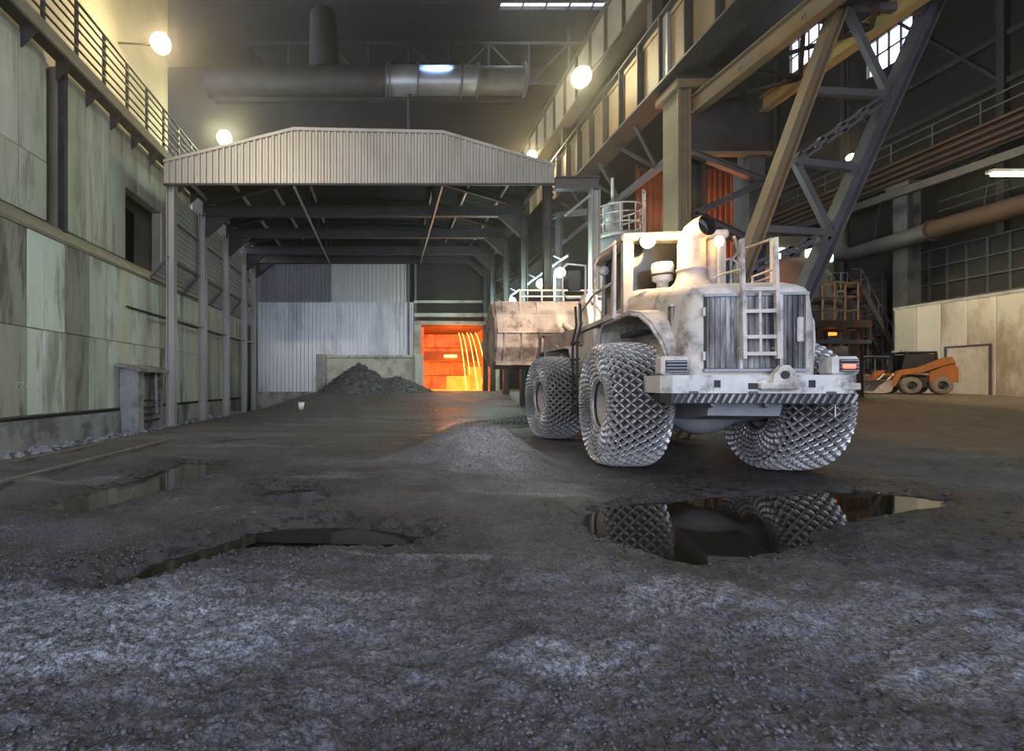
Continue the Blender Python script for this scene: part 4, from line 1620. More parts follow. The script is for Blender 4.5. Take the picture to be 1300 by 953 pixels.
# rust red screen behind the column, with embers showing through
rs = thing('rust_red_screen', 'rust red sheet screen with glowing slits behind the crane column', 'screen', (14.5, 23.5, gz(14.5, 23.5)))
for i in range(5):
    x0 = 12.0 + i * 1.05
    mb = MB()
    corr(mb, 1.04, 0.3, 12.0, 0.26, 0.05, lambda t_, o, z: (x0 + t_, 23.5 - o, z))
    mb.build('screen_sheet', 'rust_red', rs)
for z in (4.5, 8.4, 11.8):
    mb = MB()
    mb.beam((12.0, 23.35, z), (17.25, 23.35, z), 0.14, 0.22)
    mb.build('girt', 'steel_dark', rs)
for (u, v, w_) in ((905, 299, 26), (912, 306, 18), (858, 330, 8), (857, 341, 8), (860, 352, 9), (906, 322, 12)):
    p = px(u, v, 23.2)
    mb = MB()
    mb.cbx(p.x - w_ * 0.018, p.x + w_ * 0.018, 23.25, 23.5, p.z - 0.06, p.z + 0.06, 0.02)
    mb.build('ember_slit', 'glow_ember', rs)

# ------------------------------------------------------------------ right bay
for z in (17.5, 20.0, 25.5):
    mb = MB()
    mb.beam((WX - 0.1, -8, z), (WX - 0.1, 44, z), 0.2, 0.3)
    mb.build('girt', 'steel_dark', wro, world=False)
for y in (14, 20, 26, 35, 41):
    mb = MB()
    mb.beam((WX - 0.15, y, 0.5), (WX - 0.15, y, CEIL), 0.35, 0.35)
    mb.build('wall_stud', 'steel_dark', wro, world=False)
for k in range(4):
    mb = MB()
    mb.beam((WX - 0.12, 14 + 6 * k, 17.5), (WX - 0.12, 20 + 6 * k, 25.5), 0.12, 0.14)
    mb.build('wall_brace', 'steel_dark', wro, world=False)
BYX = 30.5
for y, lab in ((28.6, 'brown steel bay column rising behind the pale panel screen'), (40.5, 'brown steel bay column in the far dark corner')):
    bc = thing('bay_column', lab, 'column', (BYX, y, gz(BYX, y)))
    mb = MB()
    mb.ibeam((BYX, y, 0.2), (BYX, y, 12.8), 0.8, 0.8, 0.06, up=(1, 0, 0))
    mb.build('shaft', 'steel_grey', bc)
    mb = MB()
    mb.cbx(BYX - 0.65, BYX + 0.65, y - 0.65, y + 0.65, 12.8, 13.15, 0.05)
    mb.build('cap', 'steel_grey', bc)
rb2 = thing('bay_runway', 'long dark runway beam with rusty pipes and handrail across the side bay', 'runway beam', (BYX, 20, 13.15))
mb = MB()
mb.ibeam((BYX, 4, 13.85), (BYX, 43.5, 13.85), 0.7, 1.4, 0.06)
mb.build('beam', 'steel_dark', rb2)
for k in range(4):
    mb = MB()
    mb.tube([(BYX - 0.5, 4, 13.35 + 0.36 * k), (BYX - 0.5, 43, 13.35 + 0.36 * k)], 0.09, 8)
    mb.build('pipe', 'rust_pipe', rb2)
for z in (15.2, 15.75):
    mb = MB()
    mb.tube([(BYX - 0.3, 4, z), (BYX - 0.3, 43, z)], 0.04, 6)
    mb.build('handrail', 'steel_grey', rb2)
for k in range(18):
    mb = MB()
    mb.tube([(BYX - 0.3, 5 + 2.2 * k, 14.55), (BYX - 0.3, 5 + 2.2 * k, 15.75)], 0.035, 6)
    mb.build('handrail_post', 'steel_grey', rb2)
mb = MB()
mb.beam((27.5, 36, 12.0), (29.9, 12, 12.0), 0.3, 0.4)
mb.build('lower_beam', 'steel_dark', rb2)
for y in (14, 24, 34):
    mb = MB()
    mb.beam((28.6 + (24 - y) * 0.09, y, 12.1), (BYX, y, 13.3), 0.14, 0.14)
    mb.build('hanger', 'steel_dark', rb2)
bp_ = thing('gas_main', 'thick rusty horizontal pipe with flanges hung along the side bay', 'pipe', (29.8, 24, 9.8))
mb = MB()
mb.tube([(29.8, 8, 9.8), (29.8, 26.6, 9.8)], 0.5, 18)
mb.build('pipe_section', 'rust_pipe', bp_)
mb = MB()
mb.tube([(29.8, 26.6, 9.8), (29.8, 31.2, 9.7), (29.8, 31.9, 9.9), (29.8, 32.2, 10.5), (29.8, 32.2, 12.0)], 0.47, 18)
mb.build('pipe_section', 'steel_grey', bp_)
for y in (16.5, 21.8, 26.6):
    mb = MB()
    mb.tube([(29.8, y - 0.06, 9.8), (29.8, y + 0.06, 9.8)], 0.6, 18)
    mb.build('flange', 'rust_pipe', bp_)
for y in (18.5, 24.5, 30.0):
    mb = MB()
    mb.beam((30.5, y, 13.2), (30.0, y, 10.2), 0.06, 0.06)
    mb.build('hanger_rod', 'steel_dark', bp_)
for z in (10.6, 11.1):
    mb = MB()
    mb.tube([(29.4, 8, z), (29.4, 26, z)], 0.03, 6)
    mb.build('handrail', 'steel_dark', bp_)

# gridded panel wall behind
gw = thing('gridded_panel_wall', 'dark wall of small square panels in a steel grid above the pale screen', 'panel wall', (32.3, 20, 5))
NC, NR_ = 13, 4
for i in range(NC):
    for j in range(NR_):
        mb = MB()
        y0, z0 = 17.6 + i * 0.95, 5.3 + j * 1.0
        mb.cbx(32.3, 32.36 + 0.0, y0 + 0.06, y0 + 0.89, z0 + 0.06, z0 + 0.94, 0.01)
        mb.build('panel', 'wall_murk', gw)
for i in range(NC + 1):
    mb = MB()
    mb.bx(32.2, 32.45, 17.6 + i * 0.95 - 0.05, 17.6 + i * 0.95 + 0.05, 0.5, 9.35)
    mb.build('mullion', 'steel_grey', gw)
for j in range(NR_ + 1):
    mb = MB()
    mb.bx(32.18, 32.45, 17.6, 17.6 + NC * 0.95, 5.3 + j - 0.05, 5.35 + j)
    mb.build('transom', 'steel_grey', gw)
gw2 = thing('gridded_panel_wall', 'small dark grid of square panels beside the brown bay column', 'panel wall', (31.5, 31.5, 4))
for i in range(4):
    for j in range(4):
        mb = MB()
        mb.cbx(31.6, 31.66, 31.0 + i * 0.95 + 0.05, 31.9 + i * 0.95, 4.6 + j * 0.95, 5.45 + j * 0.95, 0.01)
        mb.build('panel', 'wall_murk', gw2)
mb = MB()
for i in range(5):
    mb.bx(31.52, 31.75, 30.95 + i * 0.95, 31.05 + i * 0.95, 0.5, 8.5)
for j in range(5):
    mb.bx(31.5, 31.75, 31.0, 34.8, 4.5 + j * 0.95, 4.6 + j * 0.95)
mb.build('grid_frame', 'steel_grey', gw2)

# pale screen of tall panels
SXX = 28.0
ps = thing('pale_panel_screen', 'pale stained screen of tall metal panels behind the orange skid loader', 'screen', (SXX, 26.9, 0.9))
pw = 1.12
for i in range(10):
    y1 = 26.9 - i * pw
    mb = MB()
    z1 = 5.5
    mb.cbx(SXX, SXX + 0.07, y1 - pw + 0.015, y1 - 0.015, 0.7, z1, 0.012)
    o = mb.build('screen_panel', 'tan_panel', ps)
mb = MB()
mb.bx(SXX - 0.02, SXX + 0.14, 26.9 - 10 * pw, 26.95, 5.48, 5.62)
mb.build('top_rail', 'barrier_cream', ps)
mb = MB()
mb.bx(SXX + 0.08, SXX + 0.25, 26.8, 26.95, 0.7, 5.5)
mb.build('end_post', 'barrier_cream', ps)
mb = MB()
mb.bx(SXX - 0.05, SXX, 22.55, 22.65, 0.8, 3.2)
mb.bx(SXX - 0.05, SXX, 24.35, 24.45, 0.8, 3.2)
mb.bx(SXX - 0.05, SXX, 22.55, 24.45, 3.2, 3.3)
mb.build('door_frame', 'steel_grey', ps)
mb = MB()
mb.bx(SXX - 0.04, SXX - 0.005, 22.66, 24.34, 0.9, 3.2)
mb.build('door_leaf', 'tan_panel', ps)

# stairs
st = thing('steel_stair', 'dark open steel stair beside the pale panel screen', 'stair', (30.0, 30, 1))
S0, S1 = px(1093, 362, 30.2), px(1138, 445, 30.2)
for dy in (0, 0.9):
    mb = MB()
    mb.beam(S0 + Vector((0, dy, 0)), S1 + Vector((0, dy, 0)), 0.06, 0.26)
    mb.build('stringer', 'steel_grey', st)
    mb = MB()
    mb.tube([S0 + Vector((-0.5, dy, 1.0)), S0 + Vector((0, dy, 1.0)), S1 + Vector((0, dy, 1.0))], 0.04, 6)
    for t_ in (0.0, 0.25, 0.5, 0.75, 1.0):
        c_ = S0.lerp(S1, t_) + Vector((0, dy, 0))
        mb.tube([c_, c_ + Vector((0, 0, 1.0))], 0.03, 6)
    mb.build('handrail', 'steel_grey', st)
for k in range(14):
    c_ = S0.lerp(S1, (k + 0.5) / 14)
    mb = MB()
    mb.bx(c_.x - 0.13, c_.x + 0.13, c_.y, c_.y + 0.9, c_.z - 0.02, c_.z + 0.02)
    mb.build('tread', 'steel_dark', st)
mb = MB()
mb.bx(S0.x - 2.4, S0.x, 30.0, 31.3, S0.z - 0.2, S0.z)
mb.build('landing', 'steel_dark', st)
for x in (S0.x - 2.2, S0.x - 0.2):
    mb = MB()
    mb.beam((x, 30.7, gz(x, 30.7) - 0.1), (x, 30.7, S0.z - 0.2), 0.16, 0.16)
    mb.build('post', 'steel_dark', st)
mb = MB()
mb.beam((S1.x + 0.1, 30.6, gz(S1.x, 30.6) - 0.1), (S1.x + 0.1, 30.6, S1.z), 0.16, 0.9)
mb.build('foot', 'steel_dark', st)

# casting vessel on its platform
pf = thing('casting_platform', 'brown steel platform with railing cage behind the loader bumper', 'platform', (20.5, 22, gz(20.5, 22)))
mb = MB()
mb.bx(17.4, 20.75, 21.0, 22.3, 3.85, 4.05)
mb.bx(17.4, 21.4, 22.3, 25.5, 3.85, 4.05)
mb.build('deck', 'rust_pipe', pf)
mb = MB()
mb.bx(17.3, 20.8, 20.9, 21.0, 3.85, 4.15)
mb.build('edge_beam', 'rust_pipe', pf)
mb = MB()
mb.bx(17.3, 20.8, 20.9, 21.0, 3.15, 3.32)
mb.build('edge_beam', 'steel_grey', pf)
for k in range(4):
    mb = MB()
    mb.bx(17.4 + k * 1.1, 17.5 + k * 1.1, 20.92, 20.98, 3.32, 3.85)
    mb.build('beam_stud', 'rust_pipe', pf)
mb = MB()
mb.cbx(19.0, 19.7, 21.3, 21.5, 3.55, 3.68, 0.03)
mb.build('hot_edge', 'glow_ember', pf)
for x in (17.6, 19.0, 20.55):
    mb = MB()
    mb.ibeam((x, 21.3, 0.3), (x, 21.3, 3.75), 0.3, 0.3, 0.03, up=(1, 0, 0))
    mb.build('leg', 'rust_pipe', pf)
for i in range(4):
    mb = MB()
    mb.cbx(17.8 + i * 0.68, 18.45 + i * 0.68, 21.6, 22.4, 0.5, 3.1, 0.03)
    mb.build('cabinet_door', ['cast_vessel', 'coping', 'cast_vessel', 'coping'][i], pf)
for (x, y) in ((19.4, 21.1), (19.85, 21.1), (20.4, 21.1), (20.4, 21.7), (19.4, 21.7)):
    mb = MB()
    mb.tube([(x, y, 4.05), (x, y, 5.8)], 0.035, 6)
    mb.build('cage_post', 'steel_tan', pf)
for z in (4.6, 5.2, 5.8):
    mb = MB()
    mb.tube([(19.4, 21.7, z), (19.4, 21.1, z), (20.4, 21.1, z), (20.4, 21.7, z)], 0.035, 6)
    mb.build('cage_rail', 'steel_tan', pf)
for x in (17.5, 18.2, 18.9):
    mb = MB()
    mb.tube([(x, 21.1, 4.05), (x, 21.1, 5.15)], 0.035, 6)
    mb.build('railing_post', 'steel_grey', pf)
for z in (4.6, 5.15):
    mb = MB()
    mb.tube([(17.4, 21.1, z), (19.4, 21.1, z)], 0.035, 6)
    mb.build('railing', 'steel_grey', pf)
cv = thing('casting_vessel', 'bulky rounded casting vessel with bolted rim standing on the platform', 'vessel', (19.6, 23.7, 4.05))
M = Matrix.Translation((19.6, 23.7, 4.05))
mb = MB()
mb.lathe([(0.0, 0.0), (1.55, 0.0), (1.7, 0.5), (1.75, 1.3), (1.6, 2.3), (1.2, 3.0), (0.7, 3.35), (0.0, 3.4)], 30, M)
mb.build('shell', 'cast_vessel', cv)
mb = MB()
mb.lathe([(1.70, 0.95), (1.88, 0.95), (1.88, 1.2), (1.72, 1.2)], 30, M)
mb.build('rim', 'steel_dark', cv)
mb = MB()
mb.lathe([(0.0, 3.3), (0.35, 3.3), (0.35, 3.9), (0.0, 3.95)], 16, M)
mb.build('spout', 'steel_dark', cv)
for k in range(12):
    a = 2 * PI * k / 12
    mb = MB()
    mb.tube([Vector((19.6 + 1.8 * math.cos(a), 23.7 + 1.8 * math.sin(a), 5.0)), Vector((19.6 + 1.8 * math.cos(a), 23.7 + 1.8 * math.sin(a), 5.3))], 0.06, 6)
    mb.build('bolt', 'steel_dark', cv)

# worn letters painted on the vessel shell
for k, (txt, zt) in enumerate((('OE', 1.95), ('BE', 1.45))):
    fc = bpy.data.curves.new('lettering', 'FONT')
    fc.body = txt
    fc.size = 0.55
    fc.extrude = 0.004
    fc.align_x = 'CENTER'
    tmp = bpy.data.objects.new('lettering_curve', fc)
    COL.objects.link(tmp)
    dg_ = bpy.context.evaluated_depsgraph_get()
    me = bpy.data.meshes.new_from_object(tmp.evaluated_get(dg_))
    bpy.data.objects.remove(tmp)
    me.name = 'lettering'
    me.materials.clear()
    me.materials.append(MAT['steel_dark'])
    ang = math.radians(-62)
    rad_ = 1.70 if zt > 1.6 else 1.765
    for v_ in me.vertices:       # wrapped round the shell
        a = ang + v_.co.x / rad_
        z_ = zt + v_.co.y
        r_ = np.interp(z_, [1.3, 2.3, 3.0], [1.75, 1.6, 1.2]) + 0.01 + v_.co.z
        v_.co = (r_ * math.cos(a), r_ * math.sin(a), z_)
    me.update()
    link(bpy.data.objects.new('lettering', me), cv)

# lamps of the right bay
flood('bay_lamp', 'small white lamp hanging behind the leaning lattice leg', px(1080, 200, 25), 0.2, 'lamp_sodium', 500, (1.0, 0.86, 0.62), (23.8, 25.3, CEIL), aim=(0, -0.6, -1), rad=0.14)
mb = MB()
tl = thing('tube_lamp', 'greenish fluorescent tube lamp under the brown runway beam', 'lamp', px(1290, 222, 20))
p = px(1290, 222, 20)
mb.tube([(p.x - 1.0, p.y, p.z), (p.x + 1.6, p.y, p.z)], 0.06, 8)
mb.build('tube', 'lamp_tube', tl)
mb = MB()
mb.bx(p.x - 1.1, p.x + 1.7, p.y - 0.14, p.y + 0.14, p.z + 0.08, p.z + 0.2)
mb.build('tray', 'paint_white', tl)
mb = MB()
mb.tube([(p.x + 1.2, p.y, p.z + 0.2), (29.9, p.y, 12.0)], 0.03, 6)
mb.build('hanger', 'steel_dark', tl)
L_ = bpy.data.lights.new('tube_light', 'POINT')
L_.energy = 250
L_.color = (0.8, 1.0, 0.7)
L_.shadow_soft_size = 0.3
o = link(bpy.data.objects.new('tube_light', L_), tl)
o.location = (0, 0, -0.3)
cbn = thing('control_cabin', 'small control cabin with greenish lit windows behind the lattice leg', 'cabin', (23, 29, gz(23, 29)))
mb = MB()
mb.bx(22.0, 26.6, 29.0, 32.0, 6.9, 10.2)
mb.build('cabin_wall', 'wall_murk', cbn)
for x in (22.3, 26.3):
    mb = MB()
    mb.beam((x, 30, gz(x, 30) - 0.1), (x, 30, 6.9), 0.3, 0.3)
    mb.build('leg', 'steel_dark', cbn)
for (x0, x1) in ((23.2, 24.1), (24.9, 25.8), (26.0, 26.5)):
    mb = MB()
    mb.cbx(x0, x1, 28.92, 29.02, 8.7, 9.5, 0.02)
    mb.build('lit_window', 'lamp_tube', cbn)
mb = MB()
mb.bx(21.9, 26.7, 28.4, 29.0, 6.75, 6.9)
mb.build('gallery', 'steel_grey', cbn)
for z in (7.4, 7.9):
    mb = MB()
    mb.tube([(21.9, 28.45, z), (26.7, 28.45, z)], 0.035, 6)
    mb.build('gallery_rail', 'steel_grey', cbn)
for k in range(6):
    mb = MB()
    mb.tube([(22 + 0.9 * k, 28.45, 6.9), (22 + 0.9 * k, 28.45, 7.9)], 0.03, 6)
    mb.build('gallery_post', 'steel_grey', cbn)
# unseen high lamp added as fill light for the hall
for (x, y, z, e, c_, lab) in ((2.0, 6.0, 22.0, 500, (1.0, 0.93, 0.80), 'unseen fill lamp added over the middle of the floor'),):
    flood('fill_lamp', lab, (x, y, z), 0.3, 'lamp_sodium', e, c_, (x, y, CEIL), aim=(0, 0, -1), group='added fill lamps')
# furnace glow, added as a hidden point light before the rust red screen
L_ = bpy.data.lights.new('ember_glow', 'POINT')
L_.energy = 600
L_.color = (1.0, 0.36, 0.12)
L_.shadow_soft_size = 0.1
o = link(bpy.data.objects.new('ember_glow', L_), rs)
o.location = Vector((13.85, 22.6, 6.4)) - ORG[rs.name]

# unseen flood lamps added to brighten canopy, girder, loader and panel screen
for (loc, tgt, e, c_, lab) in (((-8.6, 3.0, 15.5), (0.0, 19.3, 9.0), 4000, (1.0, 0.84, 0.60), 'unseen flood lamp added to brighten the canopy fascia'), ((-8.6, 6.0, 16.0), (10.0, 13.0, 12.0), 1300, (1.0, 0.80, 0.52), 'unseen flood lamp added to brighten the crane girder'), ((-8.6, 4.5, 13.8), (4.2, 8.6, 1.6), 2600, (1.0, 0.84, 0.66), 'unseen flood lamp added to brighten the wheel loader'), ((19.0, 9.0, 13.0), (27.5, 23.5, 2.6), 7000, (1.0, 0.76, 0.48), 'unseen flood lamp added to brighten the pale panel screen')):
    fl = thing('added_flood_lamp', lab, 'lamp', loc, group='added flood lamps out of view')
    d = (Vector(tgt) - Vector(loc)).normalized()
    q = d.to_track_quat('Z', 'Y').to_matrix().to_4x4()
    M = Matrix.Translation(loc) @ q
    mb = MB()
    mb.lathe([(0.0, -0.4), (0.15, -0.4), (0.3, 0.0), (0.28, 0.0), (0.0, -0.2)], 18, M)
    mb.build('reflector', 'lamp_housing', fl)
    mb = MB()
    mb.tube([Vector(loc) - d * 0.3, (-11.3, loc[1], loc[2]) if loc[0] < 0 else (loc[0], loc[1], CEIL)], 0.05, 8)
    mb.build('arm', 'steel_dark', fl)
    L_ = bpy.data.lights.new('added_flood_bulb', 'SPOT')
    L_.energy = e
    L_.color = c_
    L_.spot_size = 0.62 if 'wheel loader' in lab else (1.15 if loc[0] < 0 else 0.85)
    L_.spot_blend = 0.8
    L_.shadow_soft_size = 0.2
    o = link(bpy.data.objects.new('added_flood_bulb', L_), fl)
    o.location = d * 0.1
    o.rotation_euler = d.to_track_quat('-Z', 'Y').to_euler()

# ------------------------------------------------------------------ wheel loader
HEAD = math.radians(8.0)
LOX, LOY = 5.33, 8.33
wld = thing('wheel_loader', 'dust covered wheel loader with chained tyres and raised bucket', 'wheel loader', (LOX, LOY, 0.0), -HEAD)


def lp(mb, name, m, parent=None):
    return mb.build(name, m, parent or wld, world=False)


def rrect(x0, x1, y0, y1, r_rear, r_front, n=6):
    """plan outline, rounded corners; rear is y0"""
    pts = []
    for (cx, cy, a0, r) in ((x0 + r_rear, y0 + r_rear, PI, r_rear), (x1 - r_rear, y0 + r_rear, 1.5 * PI, r_rear), (x1 - r_front, y1 - r_front, 0, r_front), (x0 + r_front, y1 - r_front, 0.5 * PI, r_front)):
        for k in range(n + 1):
            a = a0 + 0.5 * PI * k / n
            pts.append((cx + r * math.cos(a), cy + r * math.sin(a)))
    return pts


# hood
def hood_top(y):
    return 2.80 + (y + 1.55) / 2.6 * 0.42


secs = []
for (f_, ins) in ((0.0, 0.0), (0.55, 0.0), (0.90, 0.015), (0.955, 0.05), (0.985, 0.11), (1.0, 0.22)):
    pts = rrect(-0.86 + ins, 0.86 - ins, -1.55 + ins, 1.10, 0.24, 0.05)
    taper = 1 - 0.05 * max(0, f_ - 0.55) / 0.45
    secs.append([(x * taper, y, 1.50 + (hood_top(y) - 1.50) * f_ + (0.03 * (1 - (x / 0.86) ** 2) if f_ > 0.99 else 0)) for (x, y) in pts])
mb = MB()
npts = len(secs[0])
vs = [p for s_ in secs for p in s_]
fs = []
for i in range(len(secs) - 1):
    for k in range(npts):
        k2 = (k + 1) % npts
        fs.append((i * npts + k, i * npts + k2, (i + 1) * npts + k2, (i + 1) * npts + k))
fs.append([(len(secs) - 1) * npts + k for k in range(npts)])
mb.add(vs, fs, True)
hood = lp(mb, 'engine_hood', 'paint_dusty')
try:
    hood.data.set_sharp_from_angle(angle=math.radians(40))
except Exception:
    pass
# grille: three ribbed doors in a recess of the rear face
mb = MB()
mb.bx(-0.64, 0.64, -1.575, -1.545, 1.60, 2.66)
lp(mb, 'grille_surround', 'black', hood)
for (a, b_) in ((-0.62, -0.20), (-0.19, 0.30), (0.31, 0.63)):
    mb = MB()
    corr(mb, b_ - a, 1.63, 2.62, 0.07, 0.02, lambda t_, o, z: (a + t_, -1.585 - o, z))
    g_ = lp(mb, 'grille_door', 'grille_grime', hood)
for x in (-0.195, 0.305):
    mb = MB()
    mb.bx(x - 0.02, x + 0.02, -1.63, -1.57, 1.62, 2.63)
    lp(mb, 'grille_post', 'paint_dusty', hood)
for z in (1.60, 2.645):
    mb = MB()
    mb.bx(-0.66, 0.66, -1.62, -1.56, z - 0.02, z + 0.02)
    lp(mb, 'grille_trim', 'frame_grey', hood)
mb = MB()
mb.cbx(0.50, 0.58, -1.645, -1.60, 1.98, 2.32, 0.015)
lp(mb, 'grille_latch', 'paint_dusty', hood)
for z in (2.42, 1.80):
    mb = MB()
    mb.tube([(-0.66, -1.60, z - 0.06), (-0.66, -1.60, z + 0.06)], 0.022, 6)
    lp(mb, 'hinge', 'paint_dusty', hood)
for sx in (-1, 1):
    mb = MB()
    mb.bx(min(sx * 0.852, sx * 0.868), max(sx * 0.852, sx * 0.868), -1.08, -0.94, 1.72, 2.58)
    lp(mb, 'side_vent', 'grille_grime', hood)
    mb = MB()
    mb.bx(min(sx * 0.855, sx * 0.865), max(sx * 0.855, sx * 0.865), -0.62, -0.60, 1.6, 2.75)
    lp(mb, 'panel_seam', 'frame_grey', hood)
    mb = MB()
    mb.bx(min(sx * 0.84, sx * 0.90), max(sx * 0.84, sx * 0.90), -1.1, -0.92, 2.58, 2.61)
    lp(mb, 'vent_lip', 'paint_dusty', hood)
# rear ladder
mb = MB()
for x in (-0.21, 0.21):
    mb.beam((x, -1.72, 1.75), (x, -1.66, 3.40), 0.045, 0.06)
lad = lp(mb, 'rear_ladder', 'paint_dusty')
for z in (1.82, 2.05, 2.40, 2.70, ):
    mb = MB()
    mb.beam((-0.21, -1.70, z), (0.21, -1.70, z), 0.05, 0.05)
    lp(mb, 'rung', 'paint_dusty', lad)
mb = MB()
mb.tube([(0.0, -1.71, 1.82), (0.0, -1.69, 2.7)], 0.02, 6)
lp(mb, 'rung_stay', 'paint_dusty', lad)
for x in (-0.21, 0.21):
    mb = MB()
    mb.tube([(x * 1.0, -1.66, 2.98), (x * 1.25, -1.35, 3.0), (x * 1.25, -1.05, 3.0), (x * 1.25, -1.05, 2.82)], 0.018, 6)
    lp(mb, 'grab_handle', 'paint_dusty', lad)
for z in (1.9, 2.66):
    for x in (-0.21, 0.21):
        mb = MB()
        mb.beam((x, -1.70, z), (x, -1.58, z), 0.03, 0.03)
        lp(mb, 'bracket', 'paint_dusty', lad)
# counterweight bumper
mb = MB()
mb.prism([(-1.22, -1.55), (-1.12, -1.72), (1.12, -1.72), (1.22, -1.62), (1.22, -0.95), (0.9, -0.95), (0.9, -1.4), (-0.9, -1.4), (-0.9, -0.95), (-1.22, -0.95)], 'z', 1.28, 1.53)
bump = lp(mb, 'counterweight', 'paint_white')
mb = MB()
mb.prism([(-1.22, -1.54), (-1.13, -1.70), (1.12, -1.70), (1.2, -1.62), (1.2, -1.3), (-1.2, -1.3)], 'z', 1.14, 1.28)
under = lp(mb, 'bumper_plate', 'black', bump)
for k in range(26):
    x = -1.10 + k * 0.088
    mb = MB()
    mb.beam((x, -1.705, 1.15), (x + 0.06, -1.715, 1.27), 0.028, 0.03)
    lp(mb, 'tread_bar', 'grille_grime', bump)
mb = MB()
mb.cbx(-1.24, -0.86, -1.66, -1.42, 1.53, 1.80, 0.03)
lp(mb, 'lamp_box', 'paint_dusty', bump)
mb = MB()
mb.cbx(0.92, 1.24, -1.66, -1.36, 1.53, 1.78, 0.03)
lp(mb, 'lamp_box', 'paint_white', bump)
for sx, x0, x1 in ((-1, -1.19, -0.91), (1, 0.99, 1.2)):
    mb = MB()
    mb.bx(x0, x1, -1.675, -1.655, 1.57, 1.74)
    lp(mb, 'lamp_face', 'black', bump)
    for k in range(4):
        mb = MB()
        mb.beam((x0, -1.69, 1.585 + k * 0.045), (x1, -1.69, 1.585 + k * 0.045), 0.03, 0.012)
        lp(mb, 'lamp_louvre', 'frame_grey', bump)
mb = MB()
mb.cbx(1.02, 1.17, -1.70, -1.66, 1.615, 1.675, 0.01)
lp(mb, 'tail_light', 'lamp_red', bump)
for x in (-0.55, 0.62):
    mb = MB()
    mb.bx(x - 0.04, x + 0.04, -1.728, -1.715, 1.36, 1.46)
    lp(mb, 'socket', 'black', bump)
for x in (-0.85, -0.1, 0.85):
    mb = MB()
    mb.cbx(x - 0.06, x + 0.06, -1.735, -1.715, 1.27, 1.31, 0.008)
    lp(mb, 'lug', 'hatch', bump)
mb = MB()
mb.cbx(1.0, 1.2, -1.735, -1.66, 1.33, 1.42, 0.01)
lp(mb, 'step_block', 'paint_dusty', bump)
# towing hitch
mb = MB()
mb.cbx(-0.05, 0.40, -1.82, -1.70, 1.33, 1.42, 0.02)
mb.prism([(0.10, 1.42), (0.36, 1.42), (0.38, 1.56), (0.30, 1.66), (0.22, 1.66), (0.12, 1.54)], 'y', -1.80, -1.70)
hit = lp(mb, 'tow_hitch', 'paint_dusty', bump)
mb = MB()
mb.tube([(0.245, -1.815, 1.53), (0.245, -1.80, 1.53)], 0.055, 14)
lp(mb, 'hitch_eye', 'black', bump)
mb = MB()
mb.bx(-0.16, -0.05, -1.74, -1.715, 1.34, 1.42)
lp(mb, 'hitch_slot', 'black', bump)
# rear frame, axle, belly
mb = MB()
mb.prism([(-1.4, 1.25), (-1.3, 0.95), (-0.6, 0.85), (1.6, 0.8), (2.1, 0.95), (2.1, 1.7), (1.2, 2.2), (-1.3, 1.6)], 'x', -0.48, 0.48)
rf_ = lp(mb, 'rear_frame', 'frame_grey')
mb = MB()
mb.cbx(-0.75, 0.75, -1.25, 1.05, 1.2, 1.56, 0.03)
lp(mb, 'engine_pan', 'frame_grey', rf_)
mb = MB()
Mx = Matrix.Translation((0, 0, 1.0)) @ Matrix.Rotation(PI / 2, 4, 'Y')
mb.lathe([(0.0, -1.3), (0.22, -1.3), (0.22, -0.6), (0.3, -0.45), (0.42, -0.2), (0.46, 0.0), (0.42, 0.2), (0.3, 0.45), (0.22, 0.6), (0.22, 1.3), (0.0, 1.3)], 20, Mx)
lp(mb, 'rear_axle', 'frame_grey')
for x in (-0.5, 0.2):
    mb = MB()
    mb.tube([(x, -1.5, 1.12), (x + 0.2, -0.8, 0.98), (x + 0.15, -0.2, 1.05)], 0.03, 6)
    lp(mb, 'hose', 'frame_grey', rf_)
mb = MB()
mb.tube([(1.05, -1.5, 1.14), (1.05, -1.5, 0.95)], 0.012, 5)
lp(mb, 'drain_chain', 'chain_steel', bump)
